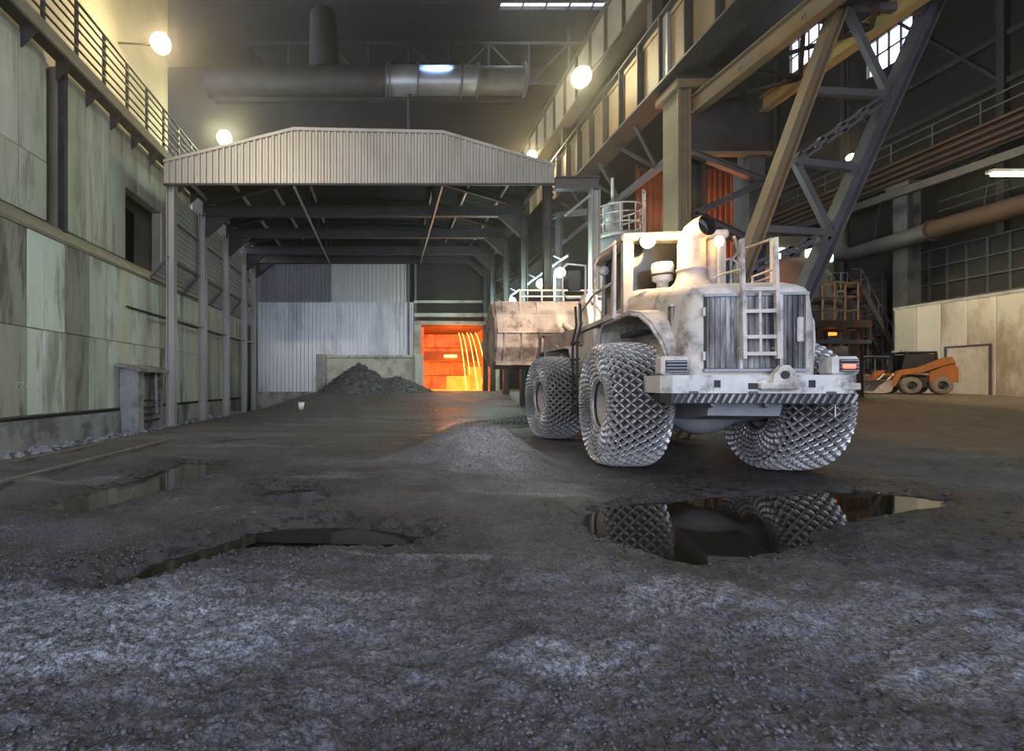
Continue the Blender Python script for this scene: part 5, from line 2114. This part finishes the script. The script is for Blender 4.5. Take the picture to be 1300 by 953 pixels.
# fenders: an arch over each rear wheel whose outer edge draws in to the hood at the rear
path = [(1.30, 1.75), (1.28, 2.1), (1.12, 2.42), (0.85, 2.56), (-0.45, 2.56), (-0.72, 2.50), (-0.95, 2.32), (-1.12, 2.02), (-1.2, 1.7), (-1.22, 1.5)]
xout = [1.28, 1.28, 1.28, 1.28, 1.26, 1.20, 1.12, 1.02, 0.95, 0.92]
off_ = []
for i, p in enumerate(path):
    p0, p1 = Vector(path[max(i - 1, 0)]), Vector(path[min(i + 1, len(path) - 1)])
    d = (p1 - p0).normalized()
    off_.append((p[0] + 0.06 * d.y, p[1] - 0.06 * d.x))
for sx in (-1, 1):
    mb = MB()
    for i in range(len(path) - 1):
        vs = []
        for k in (i, i + 1):
            for (yy_, zz_) in (path[k], off_[k]):
                vs += [(sx * 0.78, yy_, zz_), (sx * xout[k], yy_, zz_)]
        # vertices: 0 in-a,1 out-a,2 in-aoff,3 out-aoff,4..7 the next station
        mb.add(vs, [(0, 1, 5, 4), (2, 6, 7, 3), (1, 3, 7, 5), (0, 4, 6, 2)])
        if i == 0:
            mb.add(vs, [(0, 2, 3, 1)])
        if i == len(path) - 2:
            mb.add(vs, [(4, 5, 7, 6)])
    fd = lp(mb, 'fender', 'paint_dusty')
    mb = MB()
    mb.tube([(sx * xout[k], path[k][0], path[k][1] - 0.0) for k in range(len(path))], 0.035, 6)
    lp(mb, 'fender_lip', 'paint_dusty', fd)
    mb = MB()
    inner = path + [(-0.9, 1.5), (1.0, 1.5)]
    mb.prism(inner, 'x', sx * 0.78, sx * 0.80)
    lp(mb, 'wheel_house', 'hatch', fd)
    mb = MB()
    mb.bx(min(sx * 0.82, sx * 1.1), max(sx * 0.82, sx * 1.1), -0.3, 0.5, 2.25, 2.32)
    lp(mb, 'splash_plate', 'black', fd)
# walkway, cab
for sx in (-1, 1):
    mb = MB()
    mb.bx(min(sx * 0.8, sx * 1.34), max(sx * 0.8, sx * 1.34), 0.2, 2.9, 2.58, 2.66)
    wk = lp(mb, 'walkway', 'paint_dusty')
mb = MB()
mb.cbx(-0.82, 0.82, 1.05, 2.75, 1.9, 2.95, 0.05)
cabl = lp(mb, 'cab_base', 'paint_dusty')
mb = MB()
mb.cbx(-0.80, 0.80, 0.2, 1.1, 2.3, 3.1, 0.05)
lp(mb, 'rear_bulkhead', 'paint_dusty', cabl)
for (x, y) in ((-0.76, 1.12), (0.76, 1.12), (-0.76, 2.68), (0.76, 2.68), (-0.78, 1.95), (0.78, 1.95)):
    mb = MB()
    mb.beam((x, y, 2.9), (x * 0.95, y - 0.02, 4.16), 0.10, 0.12)
    lp(mb, 'cab_pillar', 'paint_dusty', cabl)
mb = MB()
mb.beam((-0.82, 1.02, 2.3), (-0.82, 1.02, 4.14), 0.17, 0.16)
lp(mb, 'rops_post', 'pipe_soot', cabl)
mb = MB()
mb.beam((0.82, 1.02, 2.3), (0.82, 1.02, 4.14), 0.17, 0.16)
lp(mb, 'rops_post', 'pipe_soot', cabl)
mb = MB()
mb.bx(-0.70, 0.70, 1.12, 1.135, 3.05, 4.12)
lp(mb, 'rear_window', 'glass_dark', cabl)
for sx in (-1, 1):
    for (a, b_) in ((1.2, 1.9), (2.0, 2.62)):
        mb = MB()
        mb.bx(sx * 0.75 - 0.008, sx * 0.75 + 0.008, a, b_, 2.95, 4.12)
        lp(mb, 'side_window', 'glass_dark', cabl)
mb = MB()
mb.bx(-0.7, 0.7, 2.66, 2.675, 2.95, 4.12)
lp(mb, 'windscreen', 'glass_dark', cabl)
mb = MB()
mb.cbx(-0.95, 0.95, 0.88, 2.95, 4.14, 4.30, 0.04)
roof_ = lp(mb, 'cab_roof', 'paint_dusty')
mb = MB()
mb.cbx(-0.6, 0.6, 1.2, 2.5, 4.30, 4.38, 0.03)
lp(mb, 'roof_cap', 'paint_dusty', roof_)
# work lamps on the roof
for (x, r, m, e, c_) in ((-0.52, 0.15, 'lamp_warm', 140, (1.0, 0.68, 0.33)),):
    mb = MB()
    Mx = Matrix.Translation((x, 0.78, 4.10)) @ Vector((0, -1, -0.15)).to_track_quat('Z', 'Y').to_matrix().to_4x4()
    mb.lathe([(0.0, -r * 1.1), (r * 0.6, -r * 1.1), (r, -0.02), (r, 0.0), (r * 0.9, 0.0), (r * 0.8, -0.05), (0, -0.05)], 18, Mx)
    wlamp = lp(mb, 'work_lamp', 'lamp_housing', roof_)
    mb = MB()
    mb.lathe([(0.0, 0.015), (r * 0.7, 0.0), (r * 0.9, -0.03), (0.0, -0.04)], 18, Mx)
    lp(mb, 'work_lamp_lens', m, roof_)
    L_ = bpy.data.lights.new('work_lamp_bulb', 'POINT')
    L_.energy = e
    L_.color = c_
    L_.shadow_soft_size = 0.27
    o = link(bpy.data.objects.new('work_lamp_bulb', L_), wld)
    o.location = (x, 0.45, 4.08)
    mb = MB()
    mb.beam((x, 0.9, 4.1), (x, 0.95, 4.2), 0.05, 0.05)
    lp(mb, 'work_lamp_bracket', 'lamp_housing', roof_)
# unseen front work lamps added to light the bucket
for x in (-0.62, 0.62):
    mb = MB()
    Mx = Matrix.Translation((x, 3.0, 4.12)) @ Vector((0, 1, -0.25)).to_track_quat('Z', 'Y').to_matrix().to_4x4()
    mb.lathe([(0.0, -0.14), (0.08, -0.14), (0.13, 0.0), (0.11, 0.0), (0.0, -0.05)], 16, Mx)
    lp(mb, 'added_front_lamp', 'lamp_housing', roof_)
    L_ = bpy.data.lights.new('added_front_bulb', 'SPOT')
    L_.energy = 700
    L_.color = (1.0, 0.80, 0.58)
    L_.spot_size = 1.4
    L_.spot_blend = 0.6
    L_.shadow_soft_size = 0.08
    o = link(bpy.data.objects.new('added_front_bulb', L_), wld)
    o.location = (x, 3.06, 4.1)
    o.rotation_euler = Vector((0, 1, -0.25)).to_track_quat('-Z', 'Y').to_euler()
# exhaust stack with elbow
EX, EY = 0.12, 0.52
mb = MB()
Mx = Matrix.Translation((EX, EY, 0))
mb.lathe([(0.42, 3.02), (0.38, 3.14), (0.27, 3.26), (0.235, 3.36), (0.235, 3.44), (0.25, 3.45), (0.25, 3.49), (0.225, 3.5), (0.22, 3.95)], 24, Mx)
exo = lp(mb, 'exhaust_stack', 'pipe_soot')
mb = MB()
el = [(EX, EY, 3.92), (EX + 0.005, EY - 0.02, 4.03), (EX + 0.03, EY - 0.08, 4.12), (EX + 0.07, EY - 0.18, 4.17), (EX + 0.12, EY - 0.32, 4.18)]
mb.tube(el, [0.22, 0.215, 0.21, 0.2, 0.19], 20, caps=False)
lp(mb, 'exhaust_elbow', 'pipe_soot', exo)
mb = MB()
dE = (Vector(el[4]) - Vector(el[3])).normalized()
mb.tube([Vector(el[2]), Vector(el[3]) - dE * 0.02], 0.17, 20)
mb.tube([Vector(el[3]) - dE * 0.03, Vector(el[4]) + dE * 0.002], 0.186, 20, caps=False)
lp(mb, 'exhaust_mouth', 'black', exo)
mb = MB()
mb.tube([(EX + 0.36, EY + 0.05, 3.0), (EX + 0.36, EY + 0.05, 4.0)], 0.10, 14)
lp(mb, 'side_pipe', 'pipe_soot', exo)
# air pre-cleaner
mb = MB()
Mx = Matrix.Translation((-0.28, 0.75, 0))
mb.lathe([(0.0, 3.05), (0.10, 3.05), (0.10, 3.3), (0.17, 3.34), (0.19, 3.6), (0.17, 3.66), (0.0, 3.70)], 20, Mx)
pc = lp(mb, 'air_pre_cleaner', 'paint_white')
mb = MB()
mb.lathe([(0.192, 3.42), (0.2, 3.42), (0.2, 3.46), (0.192, 3.46)], 20, Mx)
lp(mb, 'clamp_band', 'black', pc)
# amber marker on a bracket
mb = MB()
mb.beam((0.42, 0.2, 3.05), (0.42, 0.2, 3.82), 0.03, 0.03)
am = lp(mb, 'marker_bracket', 'paint_dusty')
mb = MB()
mb.lathe([(0.0, -0.07), (0.06, -0.07), (0.075, 0.02), (0.05, 0.08), (0.0, 0.09)], 14, Matrix.Translation((0.42, 0.2, 3.88)))
lp(mb, 'marker_lamp', 'lamp_amber', am)
# rails round the left and right walkways
for sx in (-1, 1):
    xo = sx * 1.28
    mb = MB()
    mb.tube([(xo, 0.25, 2.66), (xo, 0.25, 3.9)], 0.028, 8)
    r0 = lp(mb, 'walkway_rail', 'paint_dusty')
    for seg in ([(xo, 0.25, 3.25), (xo, 1.55, 3.25), (xo, 2.6, 3.05)], [(xo, 1.5, 2.66), (xo, 1.5, 3.85), (xo, 1.25, 3.95), (xo * 0.82, 0.95, 4.16)], [(xo, 2.75, 2.66), (xo, 2.75, 3.3)], [(xo, 0.25, 3.9), (xo, 1.2, 3.96)], [(xo, 2.6, 3.05), (xo * 1.02, 2.75, 2.62)]):
        mb = MB()
        mb.tube(seg, 0.026, 8)
        lp(mb, 'rail_bar', 'paint_dusty', r0)
    # mirror in its guard hoop
    mb = MB()
    mb.tube([(xo, 2.2, 3.3), (xo, 2.2, 4.0), (xo * 1.3, 2.2, 4.05), (xo * 1.38, 2.2, 3.95), (xo * 1.38, 2.2, 3.4), (xo * 1.3, 2.2, 3.3), (xo, 2.2, 3.3)], 0.024, 8)
    mr_ = lp(mb, 'mirror_guard', 'paint_dusty')
    mb = MB()
    mb.cbx(min(xo * 1.08, xo * 1.3), max(xo * 1.08, xo * 1.3), 2.14, 2.2, 3.45, 3.9, 0.02)
    lp(mb, 'mirror', 'black', mr_)
    mb = MB()
    mb.lathe([(0.0, -0.06), (0.09, -0.06), (0.1, 0.0), (0.0, 0.02)], 14, Matrix.Translation((sx * 1.1, 1.5, 3.72)) @ Vector((0, -1, 0)).to_track_quat('Z', 'Y').to_matrix().to_4x4())
    lp(mb, 'side_lamp', 'frame_grey', mr_)
    # access ladder
    mb = MB()
    for dy in (0.0, 0.42):
        mb.tube([(sx * 1.42, 2.35 + dy, 0.75), (sx * 1.42, 2.35 + dy, 2.4), (sx * 1.34, 2.35 + dy, 2.75), (sx * 1.36, 2.35 + dy, 3.2)], 0.028, 6)
    al = lp(mb, 'access_ladder', 'black')
    for k in range(5):
        mb = MB()
        mb.bx(min(sx * 1.36, sx * 1.48), max(sx * 1.36, sx * 1.48), 2.35, 2.77, 0.8 + 0.38 * k, 0.84 + 0.38 * k)
        lp(mb, 'step', 'black', al)
    mb = MB()
    mb.cbx(min(sx * 0.84, sx * 1.34), max(sx * 0.84, sx * 1.34), 1.32, 2.3, 1.15, 2.55, 0.05)
    lp(mb, 'side_tank', 'paint_dusty', rf_)

# ---- wheels: tyre, rim, chain net
R, HW = 0.99, 0.40
prof = [(0.40, 0.26), (0.46, 0.33), (0.58, 0.36), (0.70, 0.40), (0.84, 0.415), (0.93, 0.40), (0.975, 0.34), (0.99, 0.20), (0.995, 0.0)]
prof = prof + [(r, -z) for (r, z) in reversed(prof[:-1])]
AX = Matrix.Rotation(PI / 2, 4, 'Y')
mb = MB()
mb.lathe(prof, 48, AX)
tyre0 = lp(mb, 'tyre', 'rubber')
mb = MB()
rimp = [(0.0, 0.16), (0.12, 0.18), (0.15, 0.12), (0.23, 0.10), (0.27, 0.04), (0.34, 0.05), (0.37, 0.2), (0.41, 0.28), (0.44, 0.30), (0.42, 0.22)]
mb.lathe([(r, -z) for (r, z) in rimp], 32, AX)
mb.lathe([(0.0, 0.1), (0.2, 0.1), (0.34, 0.14), (0.40, 0.26), (0.44, 0.30), (0.41, 0.2)], 32, AX)
lp(mb, 'rim', 'rim_dusty', tyre0)
for k in range(10):
    a = 2 * PI * k / 10
    mb = MB()
    mb.tube([(-0.02, 0.30 * math.cos(a), 0.30 * math.sin(a)), (-0.09, 0.30 * math.cos(a), 0.30 * math.sin(a))], 0.03, 6)
    lp(mb, 'wheel_bolt', 'rim_dusty', tyre0)
# net: diamond lattice of steel links over tread and both sidewalls
NCOL = 82
rows = [(0.44, 0.36), (0.51, 0.375), (0.60, 0.40), (0.66, 0.425), (0.73, 0.445), (0.80, 0.458), (0.87, 0.46), (0.935, 0.448), (0.985, 0.41), (1.015, 0.35), (1.03, 0.275), (1.037, 0.19), (1.04, 0.0975)]
rows = [(r, -x) for (r, x) in rows] + [(1.04, 0.0)] + rows[::-1]


def surf(i, j):
    r, x = rows[j]
    a = 2 * PI * i / NCOL
    return Vector((x, r * math.cos(a), r * math.sin(a)))


def norm(i, j):
    r, x = rows[j]
    j0, j1 = max(j - 1, 0), min(j + 1, len(rows) - 1)
    dr, dx = rows[j1][0] - rows[j0][0], rows[j1][1] - rows[j0][1]
    nr, nx_ = dx, -dr
    l_ = math.hypot(nr, nx_)
    a = 2 * PI * i / NCOL
    return Vector((nx_ / l_, nr / l_ * math.cos(a), nr / l_ * math.sin(a)))


mb = MB()


def chain_link(p, q, n_, wid, hgt, ex=0.0):
    d = (q - p)
    L__ = d.length
    d = d / L__
    n_ = (n_ - d * n_.dot(d)).normalized()
    s_ = d.cross(n_)
    a, b_ = p + d * (0.10 * L__ - ex), q - d * (0.10 * L__ - ex)
    m1, m2 = p + d * L__ * 0.3, p + d * L__ * 0.7
    lo = [a, m1 + s_ * wid, m2 + s_ * wid, b_, m2 - s_ * wid, m1 - s_ * wid]
    hi = [a + d * 0.01 + n_ * hgt * 0.5, m1 + s_ * wid * 0.6 + n_ * hgt, m2 + s_ * wid * 0.6 + n_ * hgt, b_ - d * 0.01 + n_ * hgt * 0.5, m2 - s_ * wid * 0.6 + n_ * hgt, m1 - s_ * wid * 0.6 + n_ * hgt]
    lo = [v - n_ * 0.03 for v in lo]
    vs_ = lo + hi
    fs_ = [(6, 7, 8, 9), (6, 9, 10, 11)] + [(k, (k + 1) % 6, 6 + (k + 1) % 6, 6 + k) for k in range(6)]
    mb.add(vs_, fs_)


for j in range(len(rows) - 1):
    for i in range(NCOL):
        if (i + j) % 2 == 0:
            i0, i1 = i, i + 1
        else:
            i0, i1 = i + 1, i
        tread = 8 <= j <= 17
        chain_link(surf(i0, j), surf(i1, j + 1), (norm(i0, j) + norm(i1, j + 1)).normalized(), 0.020 if tread else 0.014, 0.034, 0.006)
for j in range(8, 19):
    for i in range(NCOL):
        if (i + j) % 2 == 0:
            c_, n_ = surf(i, j), norm(i, j)
            d_ = Vector((1, 0, 0)) - n_ * n_.x
            d_.normalize()
            chain_link(c_ - d_ * 0.022, c_ + d_ * 0.022, n_, 0.015, 0.018, 0.003)
for sg in (-1, 1):
    for rr_, xx_, tt in ((0.425, 0.35, 0.028), (0.47, 0.375, 0.018)):
        mb.tube([(sg * xx_, rr_ * math.cos(a), rr_ * math.sin(a)) for a in [2 * PI * k / 40 for k in range(41)]], tt, 6, caps=False)
cho = lp(mb, 'tyre_chain', 'chain_steel', tyre0)
cho['kind'] = 'stuff'
cho['label'] = 'steel protection chain net over the tyre'
# sidewall shackles: small lumps that hold the net
WR = 1.06
ART = Matrix.Translation((0, 2.25, 0)) @ Matrix.Rotation(HEAD, 4, 'Z')
wheels = [((-1.25, 0.0, WR), 0.0, 0.10), ((1.25, 0.0, WR), PI, 0.03)]
for (x, y) in ((-1.25, 2.25), (1.25, 2.25)):
    p = ART @ Vector((x, y, WR))
    wheels.append((tuple(p), HEAD + (0 if x < 0 else PI), 0.07))
for i, (loc, rz, spin) in enumerate(wheels):
    o = tyre0 if i == 0 else copy_tree(tyre0, wld)
    o.location = loc
    o.rotation_euler = (spin, 0, rz)

# ---- front frame, arms, bucket (turned with the steered front half)
def fp(mb, name, m, parent=None):
    mb.v = [ART @ p for p in mb.v]
    return lp(mb, name, m, parent)


mb = MB()
mb.prism([(0.1, 0.9), (3.1, 0.85), (3.2, 1.3), (2.9, 2.2), (2.2, 2.9), (1.2, 2.7), (0.1, 1.7)], 'x', -0.5, 0.5)
ff = fp(mb, 'front_frame', 'paint_dusty')
mb = MB()
mb.tube([(0, 0, 0.7), (0, 0, 1.9)], 0.16, 14)
fp(mb, 'pivot_pin', 'frame_grey', ff)
mb = MB()
Mx = Matrix.Translation((0, 2.25, 1.0)) @ Matrix.Rotation(PI / 2, 4, 'Y')
mb.lathe([(0.0, -1.3), (0.22, -1.3), (0.22, -0.6), (0.42, -0.2), (0.46, 0.0), (0.42, 0.2), (0.22, 0.6), (0.22, 1.3), (0.0, 1.3)], 20, Mx)
fp(mb, 'front_axle', 'frame_grey', ff)
for sx in (-1, 1):
    mb = MB()
    path = [(1.15, 1.9), (1.3, 2.3), (1.6, 2.35), (3.0, 2.35), (3.2, 2.2)]
    mb.strip(path, -0.05, 'x', min(sx * 0.75, sx * 1.2), max(sx * 0.75, sx * 1.2))
    fp(mb, 'front_fender', 'paint_dusty', ff)
    mb = MB()
    mb.cbx(min(sx * 0.5, sx * 1.1), max(sx * 0.5, sx * 1.1), 0.55, 1.05, 0.95, 1.95, 0.05)
    fp(mb, 'hydraulic_tank', 'paint_dusty', ff)
    mb = MB()
    mb.prism([(1.7, 2.4), (1.9, 2.85), (3.6, 2.85), (4.95, 2.95), (5.0, 2.55), (4.6, 2.35), (3.4, 2.3)], 'x', sx * 0.62 - 0.11, sx * 0.62 + 0.11)
    fp(mb, 'lift_arm', 'bucket_steel')
    mb = MB()
    mb.tube([(sx * 0.85, 1.0, 1.5), (sx * 0.8, 2.6, 2.2)], 0.11, 12)
    mb.tube([(sx * 0.8, 2.6, 2.2), (sx * 0.75, 3.4, 2.5)], 0.06, 10)
    fp(mb, 'lift_cylinder', 'bucket_steel')
mb = MB()
mb.prism([(2.6, 3.0), (2.9, 3.9), (3.2, 3.9), (3.3, 2.4), (2.9, 2.3)], 'x', -0.16, 0.16)
fp(mb, 'bell_crank', 'paint_dusty')
mb = MB()
mb.tube([(0, 1.2, 2.8), (0, 2.3, 3.5)], 0.12, 12)
mb.tube([(0, 2.3, 3.5), (0, 3.0, 3.8)], 0.07, 10)
mb.tube([(0, 3.1, 2.6), (0, 4.9, 3.3)], 0.09, 10)
fp(mb, 'tilt_cylinder', 'paint_dusty')
# bucket
BW = 2.14
bprof = [(7.2, 2.72), (6.2, 2.12), (5.6, 1.97), (5.15, 2.15), (4.92, 2.6), (4.88, 3.1), (5.0, 3.6), (5.25, 4.05)]
mb = MB()
mb.strip(bprof, 0.07, 'x', -BW, BW)
bko = fp(mb, 'bucket', 'bucket_steel')
for sx in (-1, 1):
    mb = MB()
    mb.prism(bprof + [(5.6, 4.0), (6.3, 3.5)], 'x', sx * BW - 0.04, sx * BW + 0.04)
    fp(mb, 'bucket_side', 'bucket_steel', bko)
    mb = MB()
    mb.prism([(5.0, 3.55), (5.25, 4.05), (5.65, 4.05), (6.35, 3.55), (6.2, 3.42), (5.55, 3.85), (5.3, 3.8)], 'x', sx * BW - 0.08, sx * BW + 0.08)
    fp(mb, 'side_edge', 'bucket_steel', bko)
mb = MB()
mb.bx(-BW, BW, 4.72, 4.92, 3.02, 3.18)
fp(mb, 'back_ledge', 'bucket_steel', bko)
mb = MB()
mb.bx(-BW, BW, 4.98, 5.24, 2.02, 2.12)
fp(mb, 'wear_bar', 'bucket_steel', bko)
for x in (-1.9, -1.35, -0.8, 0.8, 1.35, 1.9):
    mb = MB()
    mb.prism([(4.95, 2.2), (4.72, 3.02), (4.92, 3.05), (5.0, 2.6)], 'x', x - 0.035, x + 0.035)
    fp(mb, 'back_rib', 'bucket_steel', bko)
    mb = MB()
    mb.prism([(4.80, 3.18), (4.95, 3.18), (5.12, 3.9), (5.08, 4.05)], 'x', x - 0.035, x + 0.035)
    fp(mb, 'upper_rib', 'bucket_steel', bko)
for sx in (-0.62, 0.62):
    mb = MB()
    mb.prism([(4.6, 2.4), (4.55, 2.8), (4.95, 3.0), (5.0, 2.3)], 'x', sx - 0.2, sx + 0.2)
    fp(mb, 'bucket_lug', 'bucket_steel', bko)
for z in (4.25, 4.45):
    mb = MB()
    mb.tube([(-1.3, 5.25, z), (BW - 0.1, 5.25, z)], 0.03, 6)
    fp(mb, 'spill_bar', 'paint_dusty', bko)
for x in (-1.3, -0.6, 0.1, 0.8, 1.5, 2.04):
    mb = MB()
    mb.tube([(x, 5.25, 4.0), (x, 5.25, 4.46)], 0.03, 6)
    fp(mb, 'spill_post', 'paint_dusty', bko)
mb = MB()
mb.prism([(7.15, 2.66), (7.5, 2.95), (7.45, 2.99), (7.1, 2.76)], 'x', -BW, BW)
fp(mb, 'cutting_edge', 'bare_steel', bko)

# ------------------------------------------------------------------ skid loader
SKX, SKY = 25.3, 23.6
skz = gz(SKX, SKY)
skd = thing('skid_loader', 'small orange skid loader with lowered bucket before the pale screen', 'skid loader', (SKX, SKY, skz), math.radians(74))


def kp(mb, name, m, parent=None):
    return mb.build(name, m, parent or skd, world=False)


# local: y forward, x right
mb = MB()
mb.cbx(-0.55, 0.55, -1.15, 0.85, 0.28, 0.85, 0.04)
sk_b = kp(mb, 'chassis', 'steel_dark')
mb = MB()
mb.prism([(-1.35, 0.55), (-1.35, 1.15), (-1.15, 1.62), (-0.95, 1.66), (-0.65, 1.2), (-0.3, 1.05), (-0.3, 0.55)], 'x', -0.75, 0.75)
kp(mb, 'engine_housing', 'orange_paint')
for sx in (-1, 1):
    mb = MB()
    mb.prism([(-1.2, 1.45), (-1.05, 1.72), (-0.8, 1.70), (0.15, 1.25), (0.95, 1.1), (1.15, 0.62), (1.28, 0.40), (1.05, 0.38), (0.8, 0.9), (0.05, 1.0), (-0.9, 1.4)], 'x', sx * 0.78 - 0.08, sx * 0.78 + 0.08)
    kp(mb, 'lift_arm', 'orange_paint')
    mb = MB()
    mb.tube([(sx * 0.66, -0.5, 0.9), (sx * 0.72, 0.6, 1.0)], 0.06, 8)
    kp(mb, 'arm_cylinder', 'bare_steel')
    for y in (-0.72, 0.42):
        Mx = Matrix.Translation((sx * 0.72, y, 0.40)) @ Matrix.Rotation(PI / 2, 4, 'Y')
        mb = MB()
        mb.lathe([(0.2, -0.15), (0.34, -0.16), (0.40, -0.11), (0.405, 0.0), (0.40, 0.11), (0.34, 0.16), (0.2, 0.15)], 24, Mx)
        ty = kp(mb, 'tyre', 'dirty_tyre')
        mb = MB()
        mb.lathe([(0.0, -0.08), (0.08, -0.1), (0.1, -0.06), (0.2, -0.05), (0.21, -0.15), (0.21, 0.15), (0.2, 0.05), (0.1, 0.06), (0.08, 0.1), (0.0, 0.08)], 20, Mx)
        kp(mb, 'rim', 'black', ty)
for sx in (-1, 1):
    mb = MB()
    mb.beam((sx * 0.48, 0.62, 0.8), (sx * 0.46, 0.40, 1.98), 0.09, 0.09)
    kp(mb, 'cab_post', 'black')
    mb = MB()
    mb.beam((sx * 0.48, -0.75, 1.1), (sx * 0.46, -0.70, 1.95), 0.09, 0.09)
    kp(mb, 'cab_post', 'black')
    mb = MB()
    mb.prism([(0.5, 1.05), (0.38, 1.9), (-0.68, 1.9), (-0.72, 1.15)], 'x', sx * 0.47 - 0.012, sx * 0.47 + 0.012)
    kp(mb, 'cab_side_mesh', 'black')
    mb = MB()
    mb.cbx(sx * 0.32 - 0.08, sx * 0.32 + 0.08, 0.34, 0.5, 2.0, 2.12, 0.02)
    kp(mb, 'head_lamp', 'bare_steel')
mb = MB()
mb.cbx(-0.52, 0.52, -0.75, 0.48, 1.93, 2.02, 0.03)
kp(mb, 'cab_roof', 'black')
mb = MB()
mb.cbx(-0.35, 0.35, -0.45, -0.05, 0.9, 1.55, 0.06)
kp(mb, 'seat', 'black')
mb = MB()
mb.prism([(0.85, 0.3), (0.85, 0.9), (0.75, 1.0), (0.6, 0.3)], 'x', -0.42, 0.42)
kp(mb, 'front_step', 'orange_paint')
for sx in (-1, 1):
    mb = MB()
    mb.tube([(sx * 0.35, 0.8, 0.95), (sx * 0.35, 1.25, 0.45)], 0.05, 8)
    kp(mb, 'tilt_cylinder', 'bare_steel')
bk = [(2.05, 0.03), (1.45, 0.04), (1.25, 0.14), (1.18, 0.35), (1.24, 0.62), (1.35, 0.68)]
mb = MB()
mb.strip(bk, -0.03, 'x', -0.95, 0.95)
skb = kp(mb, 'bucket', 'bucket_steel')
for sx in (-1, 1):
    mb = MB()
    mb.prism(bk + [(1.7, 0.4)], 'x', sx * 0.95 - 0.02, sx * 0.95 + 0.02)
    kp(mb, 'bucket_side', 'bucket_steel', skb)
mb = MB()
mb.bx(-0.93, 0.93, 1.95, 2.12, 0.02, 0.05)
kp(mb, 'cutting_edge', 'bare_steel', skb)

# canopied tractor behind it
TX, TYY = 25.9, 26.3
tz = gz(TX, TYY)
trc = thing('yard_tractor', 'dark little yard tractor with a flat canopy beyond the skid loader', 'tractor', (TX, TYY, tz), math.radians(110))


def tp(mb, name, m, parent=None):
    return mb.build(name, m, parent or trc, world=False)


mb = MB()
mb.cbx(-0.4, 0.4, 0.3, 1.6, 0.45, 1.0, 0.08)
tp(mb, 'bonnet', 'cast_vessel')
mb = MB()
mb.cbx(-0.55, 0.55, -0.9, 0.4, 0.4, 0.62, 0.04)
tp(mb, 'floor_pan', 'steel_dark')
mb = MB()
mb.cbx(-0.3, 0.3, -0.7, -0.1, 0.62, 1.25, 0.08)
tp(mb, 'seat', 'black')
for (x, y) in ((-0.5, 0.35), (0.5, 0.35), (-0.5, -0.8), (0.5, -0.8)):
    mb = MB()
    mb.tube([(x, y, 0.6), (x * 0.95, y - 0.05, 1.9)], 0.035, 8)
    tp(mb, 'canopy_post', 'steel_grey')
mb = MB()
mb.cbx(-0.65, 0.65, -1.0, 0.6, 1.88, 1.96, 0.03)
tp(mb, 'canopy_roof', 'steel_grey')
for (x, y, r) in ((-0.6, -0.5, 0.45), (0.6, -0.5, 0.45), (-0.5, 1.2, 0.32), (0.5, 1.2, 0.32)):
    Mx = Matrix.Translation((x, y, r)) @ Matrix.Rotation(PI / 2, 4, 'Y')
    mb = MB()
    mb.lathe([(r * 0.5, -0.12), (r * 0.9, -0.12), (r, -0.05), (r, 0.05), (r * 0.9, 0.12), (r * 0.5, 0.12)], 22, Mx)
    ty = tp(mb, 'tyre', 'rubber')
    mb = MB()
    mb.lathe([(0.0, -0.08), (r * 0.3, -0.06), (r * 0.52, -0.1), (r * 0.52, 0.1), (r * 0.3, 0.06), (0.0, 0.08)], 18, Mx)
    tp(mb, 'rim', 'cast_vessel', ty)
mb = MB()
mb.tube([(0, 0.3, 0.9), (0, 0.05, 1.15)], 0.025, 6)
mb.tube([(0.18 * math.cos(a), 0.05 + 0.08 * math.sin(a), 1.15 + 0.16 * math.sin(a)) for a in [2 * PI * k / 16 for k in range(17)]], 0.02, 6)
tp(mb, 'steering_wheel', 'black')

# ------------------------------------------------------------------ haze: thin smoke that fills the hall
hz = bpy.data.materials.new('hall_haze')
hz.use_nodes = True
N, L = hz.node_tree.nodes, hz.node_tree.links
N.remove(N['Principled BSDF'])
vs_ = N.new('ShaderNodeVolumeScatter')
vs_.inputs['Color'].default_value = (1.0, 0.88, 0.74, 1)
vs_.inputs['Anisotropy'].default_value = 0.84
# smoke gathers in the main bay above the canopy; the side bay stays clear
tc = N.new('ShaderNodeTexCoord')
sx_ = N.new('ShaderNodeSeparateXYZ')
L.new(tc.outputs['Object'], sx_.inputs[0])
def ramp_(sock, a, b_, lo, hi):
    r = N.new('ShaderNodeMapRange')
    r.inputs['From Min'].default_value = a
    r.inputs['From Max'].default_value = b_
    r.inputs['To Min'].default_value = lo
    r.inputs['To Max'].default_value = hi
    L.new(sock, r.inputs['Value'])
    return r.outputs[0]
mu_ = N.new('ShaderNodeMath')
mu_.operation = 'MULTIPLY'
L.new(ramp_(sx_.outputs['X'], 8.0, 13.0, 0.0032, 0.0003), mu_.inputs[0])
L.new(ramp_(sx_.outputs['Z'], 5.0, 11.0, 0.3, 1.0), mu_.inputs[1])
L.new(mu_.outputs[0], vs_.inputs['Density'])
L.new(vs_.outputs[0], N['Material Output'].inputs['Volume'])
MAT['haze'] = hz
mb = MB()
mb.bx(-29.9, 32.9, -7.9, 43.9, -0.9, CEIL - 0.05)
hzo = mb.build('haze', 'haze')
tag(hzo, 'thin smoky haze hanging in the hall', 'haze', kind='stuff')
